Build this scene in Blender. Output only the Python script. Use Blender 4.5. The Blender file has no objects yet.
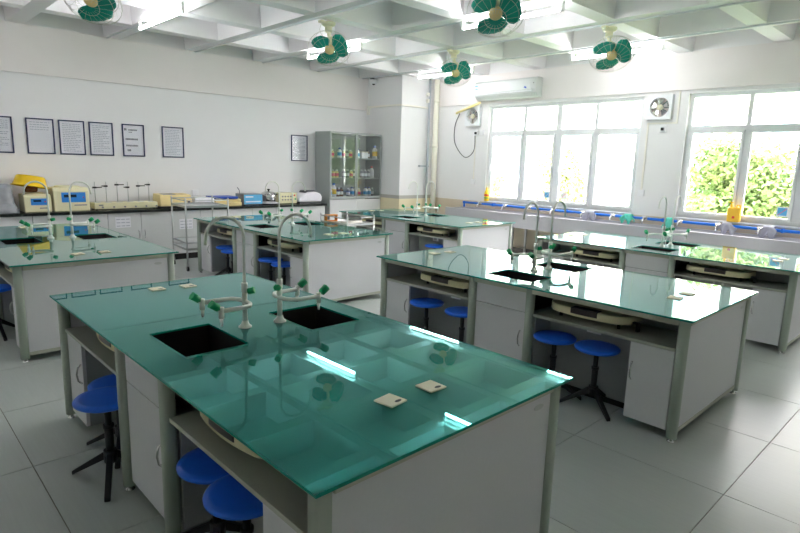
import bpy, math, random
from mathutils import Vector, Matrix
R = math.radians
PI = math.pi
scn = bpy.context.scene
C = scn.collection

# ------------------------------------------------------------------ camera
cam = bpy.data.cameras.new('camera')
cam_o = bpy.data.objects.new('camera', cam)
C.objects.link(cam_o)
cam.sensor_width = 36.0
cam.lens = 565.55 / 800 * 36.0
cam.clip_start, cam.clip_end = 0.02, 300
_r = Vector((0.72521699, -0.68790165, 0.02918276))
_u = Vector((0.10302564, 0.15032671, 0.98325358))
_d = Vector((0.68076871, 0.71006563, -0.179891))
cam_o.matrix_world = Matrix(((_r.x, _u.x, -_d.x, -0.259), (_r.y, _u.y, -_d.y, 0.0402), (_r.z, _u.z, -_d.z, 1.6622), (0, 0, 0, 1)))
scn.camera = cam_o

# ------------------------------------------------------------------ sky, sun, exposure
world = bpy.data.worlds.new('overcast_sky')
scn.world = world
world.use_nodes = True
_bg = world.node_tree.nodes['Background']
_bg.inputs[0].default_value = (1.0, 0.97, 0.985, 1)
_bg.inputs[1].default_value = 6.0
sun = bpy.data.lights.new('sun', 'SUN')
sun.energy = 1.5
sun.angle = R(8)
sun.color = (1.0, 0.95, 0.85)
sun_o = bpy.data.objects.new('sun', sun)
C.objects.link(sun_o)
sun_o.rotation_euler = (R(14), R(-42), 0)       # high, coming from the camera's side over the roof
for _y0, _y1 in ((4.13, 7.19), (0.36, 3.45)):      # sampling portals in the two window openings (they give off no light)
    _pl = bpy.data.lights.new('window_portal', 'AREA'); _pl.shape = 'RECTANGLE'; _pl.size = 1.84; _pl.size_y = _y1 - _y0
    _pl.cycles.is_portal = True
    _po = bpy.data.objects.new('window_portal', _pl); C.objects.link(_po)
    _po.location = (9.16, (_y0 + _y1) / 2, 1.8875); _po.rotation_euler = (0, R(90), 0)
vs = scn.view_settings
vs.view_transform = 'Standard'
vs.look = 'None'
vs.gamma = 1.0
vs.use_curve_mapping = False
vs.exposure = 2.06
TUBE_STRENGTH = 15.0
scn.cycles.use_denoising = True
scn.cycles.max_bounces = 12
scn.cycles.diffuse_bounces = 8
scn.cycles.transparent_max_bounces = 12

# ------------------------------------------------------------------ materials
def lin(c):
    return tuple(((v / 255) / 12.92 if v / 255 <= 0.04045 else ((v / 255 + 0.055) / 1.055) ** 2.4) for v in c)

MATS = {}
def mat(name, rgb, rough=0.5, metal=0.0, ior=1.45, var=0.06, scale=6.0, stretch=(1, 1, 1), bump=0.0, emit=None, estr=0.0, coat=0.0):
    """procedural material: base colour varied by a noise texture"""
    if name in MATS:
        return MATS[name]
    m = bpy.data.materials.new(name)
    m.use_nodes = True
    nt = m.node_tree
    b = nt.nodes['Principled BSDF']
    c = lin(rgb)
    tc = nt.nodes.new('ShaderNodeTexCoord')
    mp = nt.nodes.new('ShaderNodeMapping')
    mp.inputs['Scale'].default_value = stretch
    nz = nt.nodes.new('ShaderNodeTexNoise')
    nz.inputs['Scale'].default_value = scale
    nz.inputs['Detail'].default_value = 4
    mx = nt.nodes.new('ShaderNodeMix')
    mx.data_type = 'RGBA'
    mx.inputs[6].default_value = (*[v * (1 - var) for v in c], 1)
    mx.inputs[7].default_value = (*[min(1, v * (1 + var)) for v in c], 1)
    L = nt.links.new
    L(tc.outputs['Object'], mp.inputs[0]); L(mp.outputs[0], nz.inputs['Vector'])
    L(nz.outputs[0], mx.inputs[0]); L(mx.outputs[2], b.inputs['Base Color'])
    b.inputs['Roughness'].default_value = rough
    b.inputs['Metallic'].default_value = metal
    b.inputs['IOR'].default_value = ior
    b.inputs['Coat Weight'].default_value = coat
    if bump:
        bp = nt.nodes.new('ShaderNodeBump')
        bp.inputs['Strength'].default_value = bump
        bp.inputs['Distance'].default_value = 0.004
        L(nz.outputs[0], bp.inputs['Height']); L(bp.outputs[0], b.inputs['Normal'])
    if emit:
        b.inputs['Emission Color'].default_value = (*lin(emit), 1)
        b.inputs['Emission Strength'].default_value = estr
    MATS[name] = m
    return m

def glass_mat(name, tint=(1, 1, 1), refl=0.08, rough=0.0):
    m = bpy.data.materials.new(name)
    m.use_nodes = True
    nt = m.node_tree
    nt.nodes.remove(nt.nodes['Principled BSDF'])
    out = nt.nodes['Material Output']
    t = nt.nodes.new('ShaderNodeBsdfTransparent'); t.inputs[0].default_value = (*tint, 1)
    g = nt.nodes.new('ShaderNodeBsdfGlossy'); g.inputs['Roughness'].default_value = rough
    mx = nt.nodes.new('ShaderNodeMixShader')
    lw = nt.nodes.new('ShaderNodeLayerWeight'); lw.inputs[0].default_value = 0.25
    mr = nt.nodes.new('ShaderNodeMapRange')
    mr.inputs['To Min'].default_value = refl; mr.inputs['To Max'].default_value = min(1, refl + 0.5)
    L = nt.links.new
    L(lw.outputs['Fresnel'], mr.inputs[0]); L(mr.outputs[0], mx.inputs[0])
    L(t.outputs[0], mx.inputs[1]); L(g.outputs[0], mx.inputs[2]); L(mx.outputs[0], out.inputs[0])
    MATS[name] = m
    return m

def leaf_mat(name, a, b2):
    m = mat(name, a, 0.6, var=0.0)
    nt = m.node_tree
    mx = [n for n in nt.nodes if n.type == 'MIX'][0]
    mx.inputs[6].default_value = (*lin(a), 1); mx.inputs[7].default_value = (*lin(b2), 1)
    nz = [n for n in nt.nodes if n.type == 'TEX_NOISE'][0]
    nz.inputs['Scale'].default_value = 2.2
    rp = nt.nodes.new('ShaderNodeMapRange')
    rp.inputs[1].default_value = 0.38; rp.inputs[2].default_value = 0.62
    nt.links.new(nz.outputs[0], rp.inputs[0]); nt.links.new(rp.outputs[0], mx.inputs[0])
    b = nt.nodes['Principled BSDF']
    tr = nt.nodes.new('ShaderNodeBsdfTranslucent')
    ms = nt.nodes.new('ShaderNodeMixShader'); ms.inputs[0].default_value = 0.35
    nt.links.new(mx.outputs[2], tr.inputs[0])
    nt.links.new(b.outputs[0], ms.inputs[1]); nt.links.new(tr.outputs[0], ms.inputs[2])
    nt.links.new(ms.outputs[0], nt.nodes['Material Output'].inputs[0])
    return m

M_WALL = mat('wall_paint', (229, 228, 228), 0.7, var=0.02, scale=3)
M_CEIL = mat('ceiling_paint', (239, 236, 237), 0.75, var=0.02, scale=3)
M_TRIM = mat('cornice_paint', (228, 223, 220), 0.7, var=0.02)
M_DADO = mat('cream_tile', (232, 220, 186), 0.35, var=0.04, scale=9)
M_DADOLINE = mat('grey_tile_band', (186, 182, 174), 0.4, var=0.04)
M_SPLASH = mat('beige_splash_tile', (206, 193, 172), 0.35, var=0.06, scale=8)
M_BASE = mat('grey_skirting', (110, 106, 102), 0.5)
M_TILE = mat('floor_tile', (181, 187, 183), 0.34, var=0.07, scale=5, stretch=(14, 0.7, 1), ior=1.5)
M_GROUT = mat('grout', (122, 118, 104), 0.8)
M_FRAME = mat('window_aluminium', (228, 230, 232), 0.45, var=0.02)
M_PANE = glass_mat('window_glass', (1, 1, 1), 0.015)
M_NOTICEGLASS = glass_mat('notice_glazing', (1, 1, 1), 0.02)
M_CABGLASS = glass_mat('cabinet_glass', (0.985, 1.0, 0.995), 0.10)
M_TEAL = mat('teal_paint_under_glass', (0, 102, 96), 0.6, ior=1.2, var=0.04, scale=1.5)
def clear_glass(name, ior, tint):
    m = bpy.data.materials.new(name); m.use_nodes = True
    nt = m.node_tree; nt.nodes.remove(nt.nodes['Principled BSDF'])
    t = nt.nodes.new('ShaderNodeBsdfTransparent'); t.inputs[0].default_value = (*tint, 1)
    gl = nt.nodes.new('ShaderNodeBsdfGlossy'); gl.inputs['Roughness'].default_value = 0.0; gl.inputs[0].default_value = (0.42, 1.0, 0.94, 1)
    fr = nt.nodes.new('ShaderNodeFresnel'); fr.inputs[0].default_value = ior
    mx = nt.nodes.new('ShaderNodeMixShader')
    mr = nt.nodes.new('ShaderNodeMapRange'); mr.inputs[1].default_value = 0.15; mr.inputs[2].default_value = 0.45
    tm = nt.nodes.new('ShaderNodeMix'); tm.data_type = 'RGBA'         # teal-tinted at steep angles, neutral towards grazing
    tm.inputs[6].default_value = (0.16, 0.98, 0.92, 1); tm.inputs[7].default_value = (0.92, 1.0, 0.98, 1)
    nt.links.new(fr.outputs[0], mr.inputs[0]); nt.links.new(mr.outputs[0], tm.inputs[0]); nt.links.new(tm.outputs[2], gl.inputs[0])
    ge = nt.nodes.new('ShaderNodeNewGeometry'); iv = nt.nodes.new('ShaderNodeMath'); iv.operation = 'SUBTRACT'; iv.inputs[0].default_value = 1.0
    ml = nt.nodes.new('ShaderNodeMath'); ml.operation = 'MULTIPLY'      # the sheet reflects on its outer face only
    nt.links.new(ge.outputs['Backfacing'], iv.inputs[1]); nt.links.new(iv.outputs[0], ml.inputs[0]); nt.links.new(fr.outputs[0], ml.inputs[1])
    nt.links.new(ml.outputs[0], mx.inputs[0]); nt.links.new(t.outputs[0], mx.inputs[1]); nt.links.new(gl.outputs[0], mx.inputs[2])
    nt.links.new(mx.outputs[0], nt.nodes['Material Output'].inputs[0])
    return m
M_CLEAR = clear_glass('glass_surface', 1.95, (0.93, 1.0, 0.99))
M_LITEDGE = mat('lit_teal_glass_edge', (34, 146, 128), 0.15, var=0.05)  # lighter teal paints in the light showing at the glass edges
M_POST = mat('bench_post_aluminium', (170, 180, 168), 0.45, var=0.04)
M_RAIL = mat('bench_rail', (186, 188, 172), 0.5, var=0.04)
M_PANEL = mat('laminate_panel', (215, 215, 218), 0.5, var=0.03, scale=60)
M_INNER = mat('laminate_grey', (158, 160, 160), 0.55, var=0.04, scale=40)
M_SHELF = mat('shelf_laminate', (178, 180, 170), 0.5, var=0.04)
M_TROUGH = mat('satin_trough_steel', (188, 187, 193), 0.35, metal=0.35, var=0.04, stretch=(1, 12, 1))
M_STEEL = mat('brushed_steel', (196, 198, 198), 0.28, metal=1.0, var=0.05, stretch=(1, 12, 1))
M_CHROME = mat('chrome', (214, 214, 214), 0.12, metal=1.0, var=0.03)
M_BLACK = mat('black_plastic', (22, 22, 24), 0.45, var=0.15)
M_STOOLBLK = mat('black_enamel', (30, 31, 34), 0.35, var=0.12)
M_BASIN = mat('black_basin', (24, 21, 20), 0.55, var=0.2, scale=20)
M_BLUE = mat('blue_stool_plastic', (30, 108, 236), 0.38, var=0.05, scale=30)
M_TAPW = mat('tap_white_enamel', (236, 238, 230), 0.3, var=0.03)
M_GREEN = mat('green_knob', (14, 166, 102), 0.4, var=0.06)
M_BEIGE = mat('beige_plastic', (222, 216, 178), 0.45, var=0.04)
M_CREAM = mat('cream_lid', (226, 218, 190), 0.5, var=0.05)
M_YBEIGE = mat('yellowed_plastic', (228, 208, 148), 0.5, var=0.05)
M_DARKP = mat('dark_brown_panel', (52, 42, 38), 0.3, var=0.1)
M_WORKTOP = mat('black_worktop', (34, 38, 36), 0.25, var=0.1, scale=20)
M_KICK = mat('black_kick_board', (24, 22, 20), 0.6)
M_CAB = mat('cabinet_laminate', (206, 208, 208), 0.5, var=0.03, scale=30)
M_CABGREY = mat('cabinet_grey_side', (160, 166, 164), 0.5, var=0.03, scale=30)
M_PAPER = mat('paper', (232, 232, 238), 0.6, var=0.03)
M_INK = mat('ink', (70, 72, 84), 0.7)
M_PALEINK = mat('pale_ink', (176, 178, 190), 0.7)
M_NAVY = mat('navy_frame', (34, 44, 88), 0.35, var=0.05)
M_PIPEBLUE = mat('blue_pipe', (20, 118, 226), 0.4, var=0.05)
M_RAG = mat('grey_rag', (176, 176, 192), 0.9, var=0.12, scale=18, bump=0.4)
M_SPONGE = mat('teal_cloth', (96, 206, 184), 0.85, var=0.1, scale=20)
M_YELLOW = mat('yellow_plastic', (246, 204, 24), 0.4, var=0.05)
M_ORANGEY = mat('amber_plastic', (250, 196, 60), 0.4, var=0.06)
M_RED = mat('red_print', (214, 60, 50), 0.5)
M_DBLUE = mat('instrument_blue', (44, 132, 216), 0.35, var=0.08)
M_SKYP = mat('sky_blue_print', (92, 178, 226), 0.4, var=0.2, scale=9)
M_BLUELID = mat('blue_lid', (28, 70, 168), 0.4, var=0.06)
M_WHITEP = mat('white_plastic', (232, 232, 234), 0.35, var=0.03)
M_LILAC = mat('lilac_plastic', (232, 228, 236), 0.35, var=0.04)
M_GREYP = mat('grey_plastic', (128, 130, 136), 0.4, var=0.06)
M_DGREYP = mat('dark_grey_plastic', (58, 58, 64), 0.4, var=0.06)
M_FOIL = mat('grey_plastic_sheet', (150, 152, 158), 0.25, var=0.35, scale=9, bump=0.6)
M_BROWN = mat('brown_glass', (110, 62, 34), 0.2, var=0.1)
M_WOOD = mat('orange_wood', (206, 128, 44), 0.5, var=0.2, scale=12)
M_ROD = mat('white_rod', (226, 220, 214), 0.4, var=0.03)
M_FANTEAL = mat('teal_fan_plastic', (20, 158, 136), 0.3, var=0.06)
M_FANCREAM = mat('cream_enamel', (228, 222, 190), 0.4, var=0.04)
M_SHUTTER = mat('shutter_plastic', (196, 184, 178), 0.3, var=0.25, scale=9)
M_WIRE = mat('wire', (206, 206, 196), 0.4, var=0.03)
M_CABLE = mat('grey_cable', (86, 88, 90), 0.6)
M_TRUNK = mat('cream_trunking', (236, 232, 222), 0.5, var=0.03)
M_DRAIN = mat('cream_drain_pipe', (242, 239, 222), 0.4, var=0.03)
M_CONDUIT = mat('white_conduit', (218, 220, 222), 0.4, var=0.03)
M_GPIPE = mat('grey_pipe', (172, 178, 184), 0.4, var=0.03)
M_HOSE = mat('yellow_drain_hose', (238, 222, 158), 0.5, var=0.05)
M_ACW = mat('aircon_plastic', (200, 204, 202), 0.3, var=0.02)
M_TUBE = mat('fluorescent_tube', (255, 255, 255), 0.4, emit=(250, 252, 255), estr=TUBE_STRENGTH)
M_TUBECAP = mat('lamp_fitting', (232, 232, 228), 0.4)
M_FLATSCREEN = mat('dark_readout', (28, 44, 66), 0.2)
M_PINK = mat('pink_print', (232, 90, 130), 0.5)
M_GROUND = mat('grass_ground', (120, 146, 84), 0.9, var=0.2, scale=3)
M_BLDG = mat('pale_render', (232, 226, 218), 0.8, var=0.03)
M_BLDGWIN = mat('far_window_glass', (150, 176, 196), 0.15, var=0.1)
M_BARK = mat('bark', (96, 78, 58), 0.9, var=0.25, scale=10)
M_LEAFGLARE = leaf_mat('leaves_yellow_green_glare', (158, 164, 112), (186, 190, 142))  # yellow-green leaves, their colour paled to stand in for window glare
M_LEAFB = leaf_mat('leaves_green', (92, 122, 64), (124, 142, 80))
M_LEAFC = leaf_mat('leaves_blue_green', (78, 106, 70), (104, 128, 80))

# ------------------------------------------------------------------ mesh builder
class MB:
    def __init__(s):
        s.v, s.f, s.sm = [], [], []
    def face(s, idx, smooth=False):
        s.f.append(tuple(idx)); s.sm.append(smooth)
    def box(s, x0, y0, z0, x1, y1, z1):
        b = len(s.v)
        s.v += [(x0, y0, z0), (x1, y0, z0), (x1, y1, z0), (x0, y1, z0), (x0, y0, z1), (x1, y0, z1), (x1, y1, z1), (x0, y1, z1)]
        for q in ((0, 3, 2, 1), (4, 5, 6, 7), (0, 1, 5, 4), (1, 2, 6, 5), (2, 3, 7, 6), (3, 0, 4, 7)):
            s.face([b + i for i in q])
        return s
    def hexa(s, pts):            # 8 points ordered as in box
        b = len(s.v); s.v += [tuple(p) for p in pts]
        for q in ((0, 3, 2, 1), (4, 5, 6, 7), (0, 1, 5, 4), (1, 2, 6, 5), (2, 3, 7, 6), (3, 0, 4, 7)):
            s.face([b + i for i in q])
        return s
    def quad(s, a, b_, c, d):
        b = len(s.v); s.v += [tuple(a), tuple(b_), tuple(c), tuple(d)]; s.face((b, b + 1, b + 2, b + 3)); return s
    def prism(s, poly, z0, z1, axis='z', smooth=False):
        """extrude polygon (ccw) between z0 and z1 along axis; poly coords are the two other axes in order"""
        def P(a, b_, c):
            return {'z': (a, b_, c), 'y': (a, c, b_), 'x': (c, a, b_)}[axis]
        n = len(poly); b = len(s.v)
        s.v += [P(a, c, z0) for a, c in poly] + [P(a, c, z1) for a, c in poly]
        flip = axis == 'y'
        lo = [b + i for i in range(n)]; hi = [b + n + i for i in range(n)]
        s.face(lo[::-1] if not flip else lo); s.face(hi if not flip else hi[::-1])
        for i in range(n):
            j = (i + 1) % n
            q = (lo[i], lo[j], hi[j], hi[i])
            s.face(q if not flip else q[::-1], smooth)
        return s
    def ring(s, c, t, r, n, up=None):
        t = Vector(t).normalized()
        ref = Vector(up) if up else (Vector((0, 0, 1)) if abs(t.z) < 0.9 else Vector((1, 0, 0)))
        a = t.cross(ref).normalized(); b_ = t.cross(a).normalized()
        i0 = len(s.v)
        for k in range(n):
            th = 2 * PI * k / n
            p = Vector(c) + a * (r * math.cos(th)) + b_ * (r * math.sin(th))
            s.v.append(tuple(p))
        return [i0 + k for k in range(n)], a
    def tube(s, path, r, n=8, cap=True, r1=None):
        P = [Vector(p) for p in path]
        m = len(P); prev = None; frame = None
        for i, p in enumerate(P):
            t = (P[min(i + 1, m - 1)] - P[max(i - 1, 0)]).normalized()
            if frame is None:
                ref = Vector((0, 0, 1)) if abs(t.z) < 0.9 else Vector((1, 0, 0))
                frame = t.cross(ref).normalized()
            else:
                frame = (frame - t * frame.dot(t))
                frame = frame.normalized() if frame.length > 1e-6 else t.orthogonal().normalized()
            b_ = t.cross(frame).normalized()
            rr = r if r1 is None else r + (r1 - r) * i / (m - 1)
            i0 = len(s.v)
            for k in range(n):
                th = 2 * PI * k / n
                s.v.append(tuple(p + frame * (rr * math.cos(th)) + b_ * (rr * math.sin(th))))
            cur = [i0 + k for k in range(n)]
            if prev:
                for k in range(n):
                    s.face((prev[k], prev[(k + 1) % n], cur[(k + 1) % n], cur[k]), True)
            elif cap:
                s.face(cur[::-1])
            prev = cur
        if cap:
            s.face(prev)
        return s
    def cyl(s, p0, p1, r, n=12, r1=None):
        return s.tube([p0, p1], r, n, True, r1)
    def lathe(s, prof, c=(0, 0, 0), n=20, axis='z', smooth=True):
        """prof = [(radius, height)...] from bottom to top"""
        def P(x, y, z):
            q = {'z': (x, y, z), 'x': (z, x, y), 'y': (y, z, x)}[axis]
            return (q[0] + c[0], q[1] + c[1], q[2] + c[2])
        prev = None
        for r, h in prof:
            if r < 1e-6:
                s.v.append(P(0, 0, h)); cur = [len(s.v) - 1]
            else:
                i0 = len(s.v)
                s.v += [P(r * math.cos(2 * PI * k / n), r * math.sin(2 * PI * k / n), h) for k in range(n)]
                cur = [i0 + k for k in range(n)]
            if prev:
                if len(prev) == 1 and len(cur) == n:
                    for k in range(n): s.face((prev[0], cur[(k + 1) % n], cur[k]), smooth)
                elif len(cur) == 1 and len(prev) == n:
                    for k in range(n): s.face((prev[k], prev[(k + 1) % n], cur[0]), smooth)
                elif len(cur) == n:
                    for k in range(n): s.face((prev[k], prev[(k + 1) % n], cur[(k + 1) % n], cur[k]), smooth)
            prev = cur
        return s
    def xf(s, M, start=0):
        for i in range(start, len(s.v)):
            s.v[i] = tuple(M @ Vector(s.v[i]))
        return s
    def build(s, name, m, parent=None, bevel=0.0, seg=2, loc=None):
        me = bpy.data.meshes.new(name)
        me.from_pydata(s.v, [], s.f)
        me.polygons.foreach_set('use_smooth', s.sm)
        me.materials.append(m)
        me.update()
        o = bpy.data.objects.new(name, me)
        C.objects.link(o)
        if parent: o.parent = parent
        if loc: o.location = loc
        if bevel:
            b = o.modifiers.new('bevel', 'BEVEL')
            b.width = bevel; b.segments = seg; b.limit_method = 'ANGLE'; b.angle_limit = R(40)
        return o

def tag(o, label=None, cat=None, group=None, kind=None):
    if label: o['label'] = label
    if cat: o['category'] = cat
    if group: o['group'] = group
    if kind: o['kind'] = kind
    return o
def thing(name, label, cat, loc=(0, 0, 0), rz=0.0, group=None):
    o = bpy.data.objects.new(name, None)
    o.empty_display_size = 0.1
    C.objects.link(o)
    o.location = loc; o.rotation_euler = (0, 0, rz)
    return tag(o, label, cat, group)
def struct(o):
    o['kind'] = 'structure'; return o
def part(name, m, parent, *a, bevel=0.0, **k):
    return MB().box(*a).build(name, m, parent, bevel)
def link_copy(o, parent=None, loc=None):
    c = o.copy(); C.objects.link(c)
    if parent is not None: c.parent = parent
    if loc is not None: c.location = loc
    return c
def copy_tree(o, parent=None):
    c = link_copy(o, parent)
    for ch in list(o.children): copy_tree(ch, c)
    return c

# ------------------------------------------------------------------ room shell
X0, X1, Y0, Y1 = -2.4, 8.9, -2.2, 9.7       # inner faces of the walls
ZB, ZC = 3.40, 3.78                          # bottom of the ceiling ribs, slab
T = 0.25
floor = struct(part('floor', M_GROUT, None, X0, Y0, -0.12, X1, Y1, -0.004))
tx, ty, px_, py_ = 0.270, 0.800, 0.867, 0.865
g = 0.0022
def axis_cells(o, p, a, b):
    k0 = math.floor((a - o) / p); out = []
    while o + k0 * p < b:
        lo, hi = max(a, o + k0 * p + g), min(b, o + (k0 + 1) * p - g)
        if hi - lo > 0.02: out.append((lo, hi))
        k0 += 1
    return out
_tm = {}
for xa, xb in axis_cells(tx, px_, X0, X1):
    for ya, yb in axis_cells(ty, py_, Y0, Y1):
        key = (round(xb - xa, 3), round(yb - ya, 3))
        cx, cy = (xa + xb) / 2, (ya + yb) / 2
        if key not in _tm:
            w, h = (xb - xa) / 2, (yb - ya) / 2
            _tm[key] = MB().box(-w, -h, -0.006, w, h, 0).build('tile', M_TILE, floor)
            _tm[key].location = (cx, cy, 0)
        else:
            link_copy(_tm[key], floor, (cx, cy, 0))

# walls
struct(part('wall_back', M_WALL, None, X0 - T, Y1, -0.12, X1 + T, Y1 + T, ZC + 0.2))          # the wall with the framed notices
struct(part('wall_left', M_WALL, None, X0 - T, Y0 - T, -0.12, X0, Y1, ZC + 0.2))
struct(part('wall_front', M_WALL, None, X0, Y0 - T, -0.12, X1 + T, Y0, ZC + 0.2))
WZ0, WZ1 = 0.965, 2.81
WINS = [(4.13, 7.19), (0.36, 3.45)]
mb = MB()
mb.box(X1, Y0, -0.12, X1 + T, Y1, WZ0); mb.box(X1, Y0, WZ1, X1 + T, Y1, ZC + 0.2)
mb.box(X1, WINS[0][1], WZ0, X1 + T, Y1, WZ1); mb.box(X1, WINS[1][1], WZ0, X1 + T, WINS[0][0], WZ1); mb.box(X1, Y0, WZ0, X1 + T, WINS[1][0], WZ1)
wall_right = struct(mb.build('wall_right', M_WALL))
PX, PY = 7.87, 8.61
struct(part('wall_pillar', M_WALL, None, PX, PY, 0, X1, Y1, ZB))

# ceiling: slab with a waffle of ribs
ceil = struct(part('ceiling', M_CEIL, None, X0, Y0, ZC, X1, Y1, ZC + 0.2))
def rib(axis, c, lo, hi, zb):
    w0, w1 = 0.105, 0.135                     # ribs widen slightly towards the slab
    poly = [(c - w0, zb), (c + w0, zb), (c + w1, ZC), (c - w1, ZC)]
    m_ = MB().prism(poly, lo, hi, 'y' if axis == 'y' else 'x')
    return m_.build('rib', M_CEIL, ceil)
RX = [7.75 - 1.243 * k for k in range(9)]
RY = [8.61 - 1.258 * k for k in range(9)]
for x in RX:
    if x > X0 + 0.2: rib('y', x, Y0, Y1, ZB)
for y in RY:
    if y > Y0 + 0.2: rib('x', y, X0, X1, ZB + 0.003)
# upper beams round the room
struct(part('trim_1', M_TRIM, None, X0, Y1 - 0.045, 2.745, PX, Y1, ZB))
struct(part('trim_2', M_TRIM, None, X1 - 0.05, Y0, 2.86, X1, PY, ZB))
# dado, skirting, splash band
struct(part('trim_3', M_DADO, None, PX - 0.008, PY - 0.008, 0.12, PX, Y1, 0.93))
struct(part('trim_4', M_DADO, None, PX - 0.008, PY - 0.008, 0.12, X1, PY, 0.93))
struct(part('trim_5', M_DADOLINE, None, PX - 0.010, PY - 0.010, 0.93, X1, PY, 1.00))
struct(part('trim_6', M_DADOLINE, None, PX - 0.010, PY, 0.93, PX, Y1, 1.00))
struct(part('trim_7', M_SPLASH, None, X1 - 0.012, Y0, 0.12, X1, PY - 0.01, 0.945))
struct(part('baseboard_right', M_BASE, None, X1 - 0.018, Y0, 0, X1, PY - 0.02, 0.12))
struct(part('baseboard_back', M_BASE, None, X0, Y1 - 0.015, 0, PX - 0.02, Y1, 0.12))

# windows
def window(n, ya, yb):
    root = bpy.data.objects.new('window_%d' % n, None); C.objects.link(root); struct(root)
    root.location = (X1 + 0.05, ya, WZ0)
    W, H = yb - ya, WZ1 - WZ0
    fx0, fx1 = 0.02, 0.09
    fw = 0.055
    MB().box(fx0, 0, 0, fx1, W, fw).box(fx0, 0, H - fw, fx1, W, H).box(fx0, 0, fw, fx1, fw, H - fw).box(fx0, W - fw, fw, fx1, W, H - fw).build('frame', M_FRAME, root, 0.004)
    zt = 2.305 - WZ0
    part('transom', M_FRAME, root, fx0, fw, zt - 0.035, fx1, W - fw, zt + 0.035, bevel=0.004)
    # inside ledge of the window
    mids = [W * 0.265, W * 0.5, W * 0.735]
    for i, my in enumerate(mids):
        hw = 0.05 if i == 1 else 0.03
        part('mullion', M_FRAME, root, fx0 + 0.002, my - hw, fw, fx1 - 0.002, my + hw, zt - 0.035, bevel=0.004)
        part('mullion', M_FRAME, root, fx0 + 0.002, my - hw, zt + 0.035, fx1 - 0.002, my + hw, H - fw, bevel=0.004)
    edges = [fw, mids[0] - 0.03, mids[0] + 0.03, mids[1] - 0.05, mids[1] + 0.05, mids[2] - 0.03, mids[2] + 0.03, W - fw]
    for i in range(4):
        a, b = edges[2 * i], edges[2 * i + 1]
        part('pane', M_PANE, root, 0.052, a, zt + 0.035, 0.057, b, H - fw)
        sw = 0.04
        z0, z1 = fw, zt - 0.035
        sash = MB().box(0.0, a, z0, 0.05, b, z0 + sw).box(0.0, a, z1 - sw, 0.05, b, z1).box(0.0, a, z0 + sw, 0.05, a + sw, z1 - sw).box(0.0, b - sw, z0 + sw, 0.05, b, z1 - sw).build('sash', M_FRAME, root, 0.004)
        part('pane', M_PANE, sash, 0.024, a + sw, z0 + sw, 0.029, b - sw, z1 - sw)
        hy = (b - sw / 2) if i % 2 else (a + sw / 2)
        MB().box(-0.012, hy - 0.012, 0.62, 0, hy + 0.012, 0.68).box(-0.03, hy - 0.007, 0.60, -0.012, hy + 0.007, 0.73).build('sash_handle', M_FRAME, sash, 0.003)
    part('sill', M_FRAME, root, -0.10, -0.0, -0.02, 0.02, W, 0.0, bevel=0.004)
    return root
for i, (a, b) in enumerate(WINS): window(i + 1, a, b)

# ------------------------------------------------------------------ lab benches
BW, BL, BH = 1.31, 2.815, 0.80
def make_tap(parent, x, y, s, name='tap'):
    """gooseneck lab tap; s=-1 points towards -x, s=+1 towards +x"""
    m_ = MB().lathe([(0.034, 0), (0.034, 0.006), (0.022, 0.016), (0.015, 0.035)], n=16)
    m_.cyl((0, 0, 0.03), (0, 0, 0.20), 0.0135, 12).cyl((0, 0, 0.185), (0, 0, 0.235), 0.016, 12)
    path = [(0, 0, 0.23), (0, 0, 0.35), (0, 0, 0.475)]
    for k in range(1, 13):
        th = PI * k / 12
        path.append((s * (0.1 - 0.1 * math.cos(th)), 0, 0.475 + 0.1 * math.sin(th)))
    path.append((s * 0.203, 0, 0.445))
    m_.tube(path, 0.0085, 10)
    tap = m_.build(name, M_TAPW, parent, loc=(x, y, BH))
    br = [(s * 0.175, 0.105, 0.135), (s * 0.06, 0.105, 0.135), (s * 0.022, 0.09, 0.135), (s * 0.0, 0.055, 0.135), (s * -0.006, 0, 0.135), (0, -0.055, 0.135), (s * 0.022, -0.09, 0.135), (s * 0.06, -0.105, 0.135), (s * 0.175, -0.105, 0.135)]
    MB().tube(br, 0.0115, 10).build('branch_pipe', M_TAPW, tap)
    for sy in (-1, 1):
        e = (s * 0.18, sy * 0.105)
        MB().cyl((e[0], e[1], 0.155), (e[0], e[1], 0.10), 0.0135, 10).cyl((e[0], e[1], 0.10), (e[0], e[1], 0.06), 0.009, 10, 0.006).build('nozzle', M_TAPW, tap)
        d = Vector((s * 0.75, 0, 0.55)).normalized()
        p0 = Vector((e[0], e[1], 0.14))
        MB().cyl(p0 + d * 0.008, p0 + d * 0.03, 0.008, 8).cyl(p0 + d * 0.022, p0 + d * 0.066, 0.0195, 6, 0.022).build('knob', M_GREEN, tap)
    d = Vector((-s * 0.7, -0.6, 0.25)).normalized()
    p0 = Vector((0, 0, 0.185))
    MB().cyl(p0 + d * 0.008, p0 + d * 0.025, 0.007, 8).cyl(p0 + d * 0.018, p0 + d * 0.052, 0.017, 6, 0.019).build('knob', M_GREEN, tap)
    return tap

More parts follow.
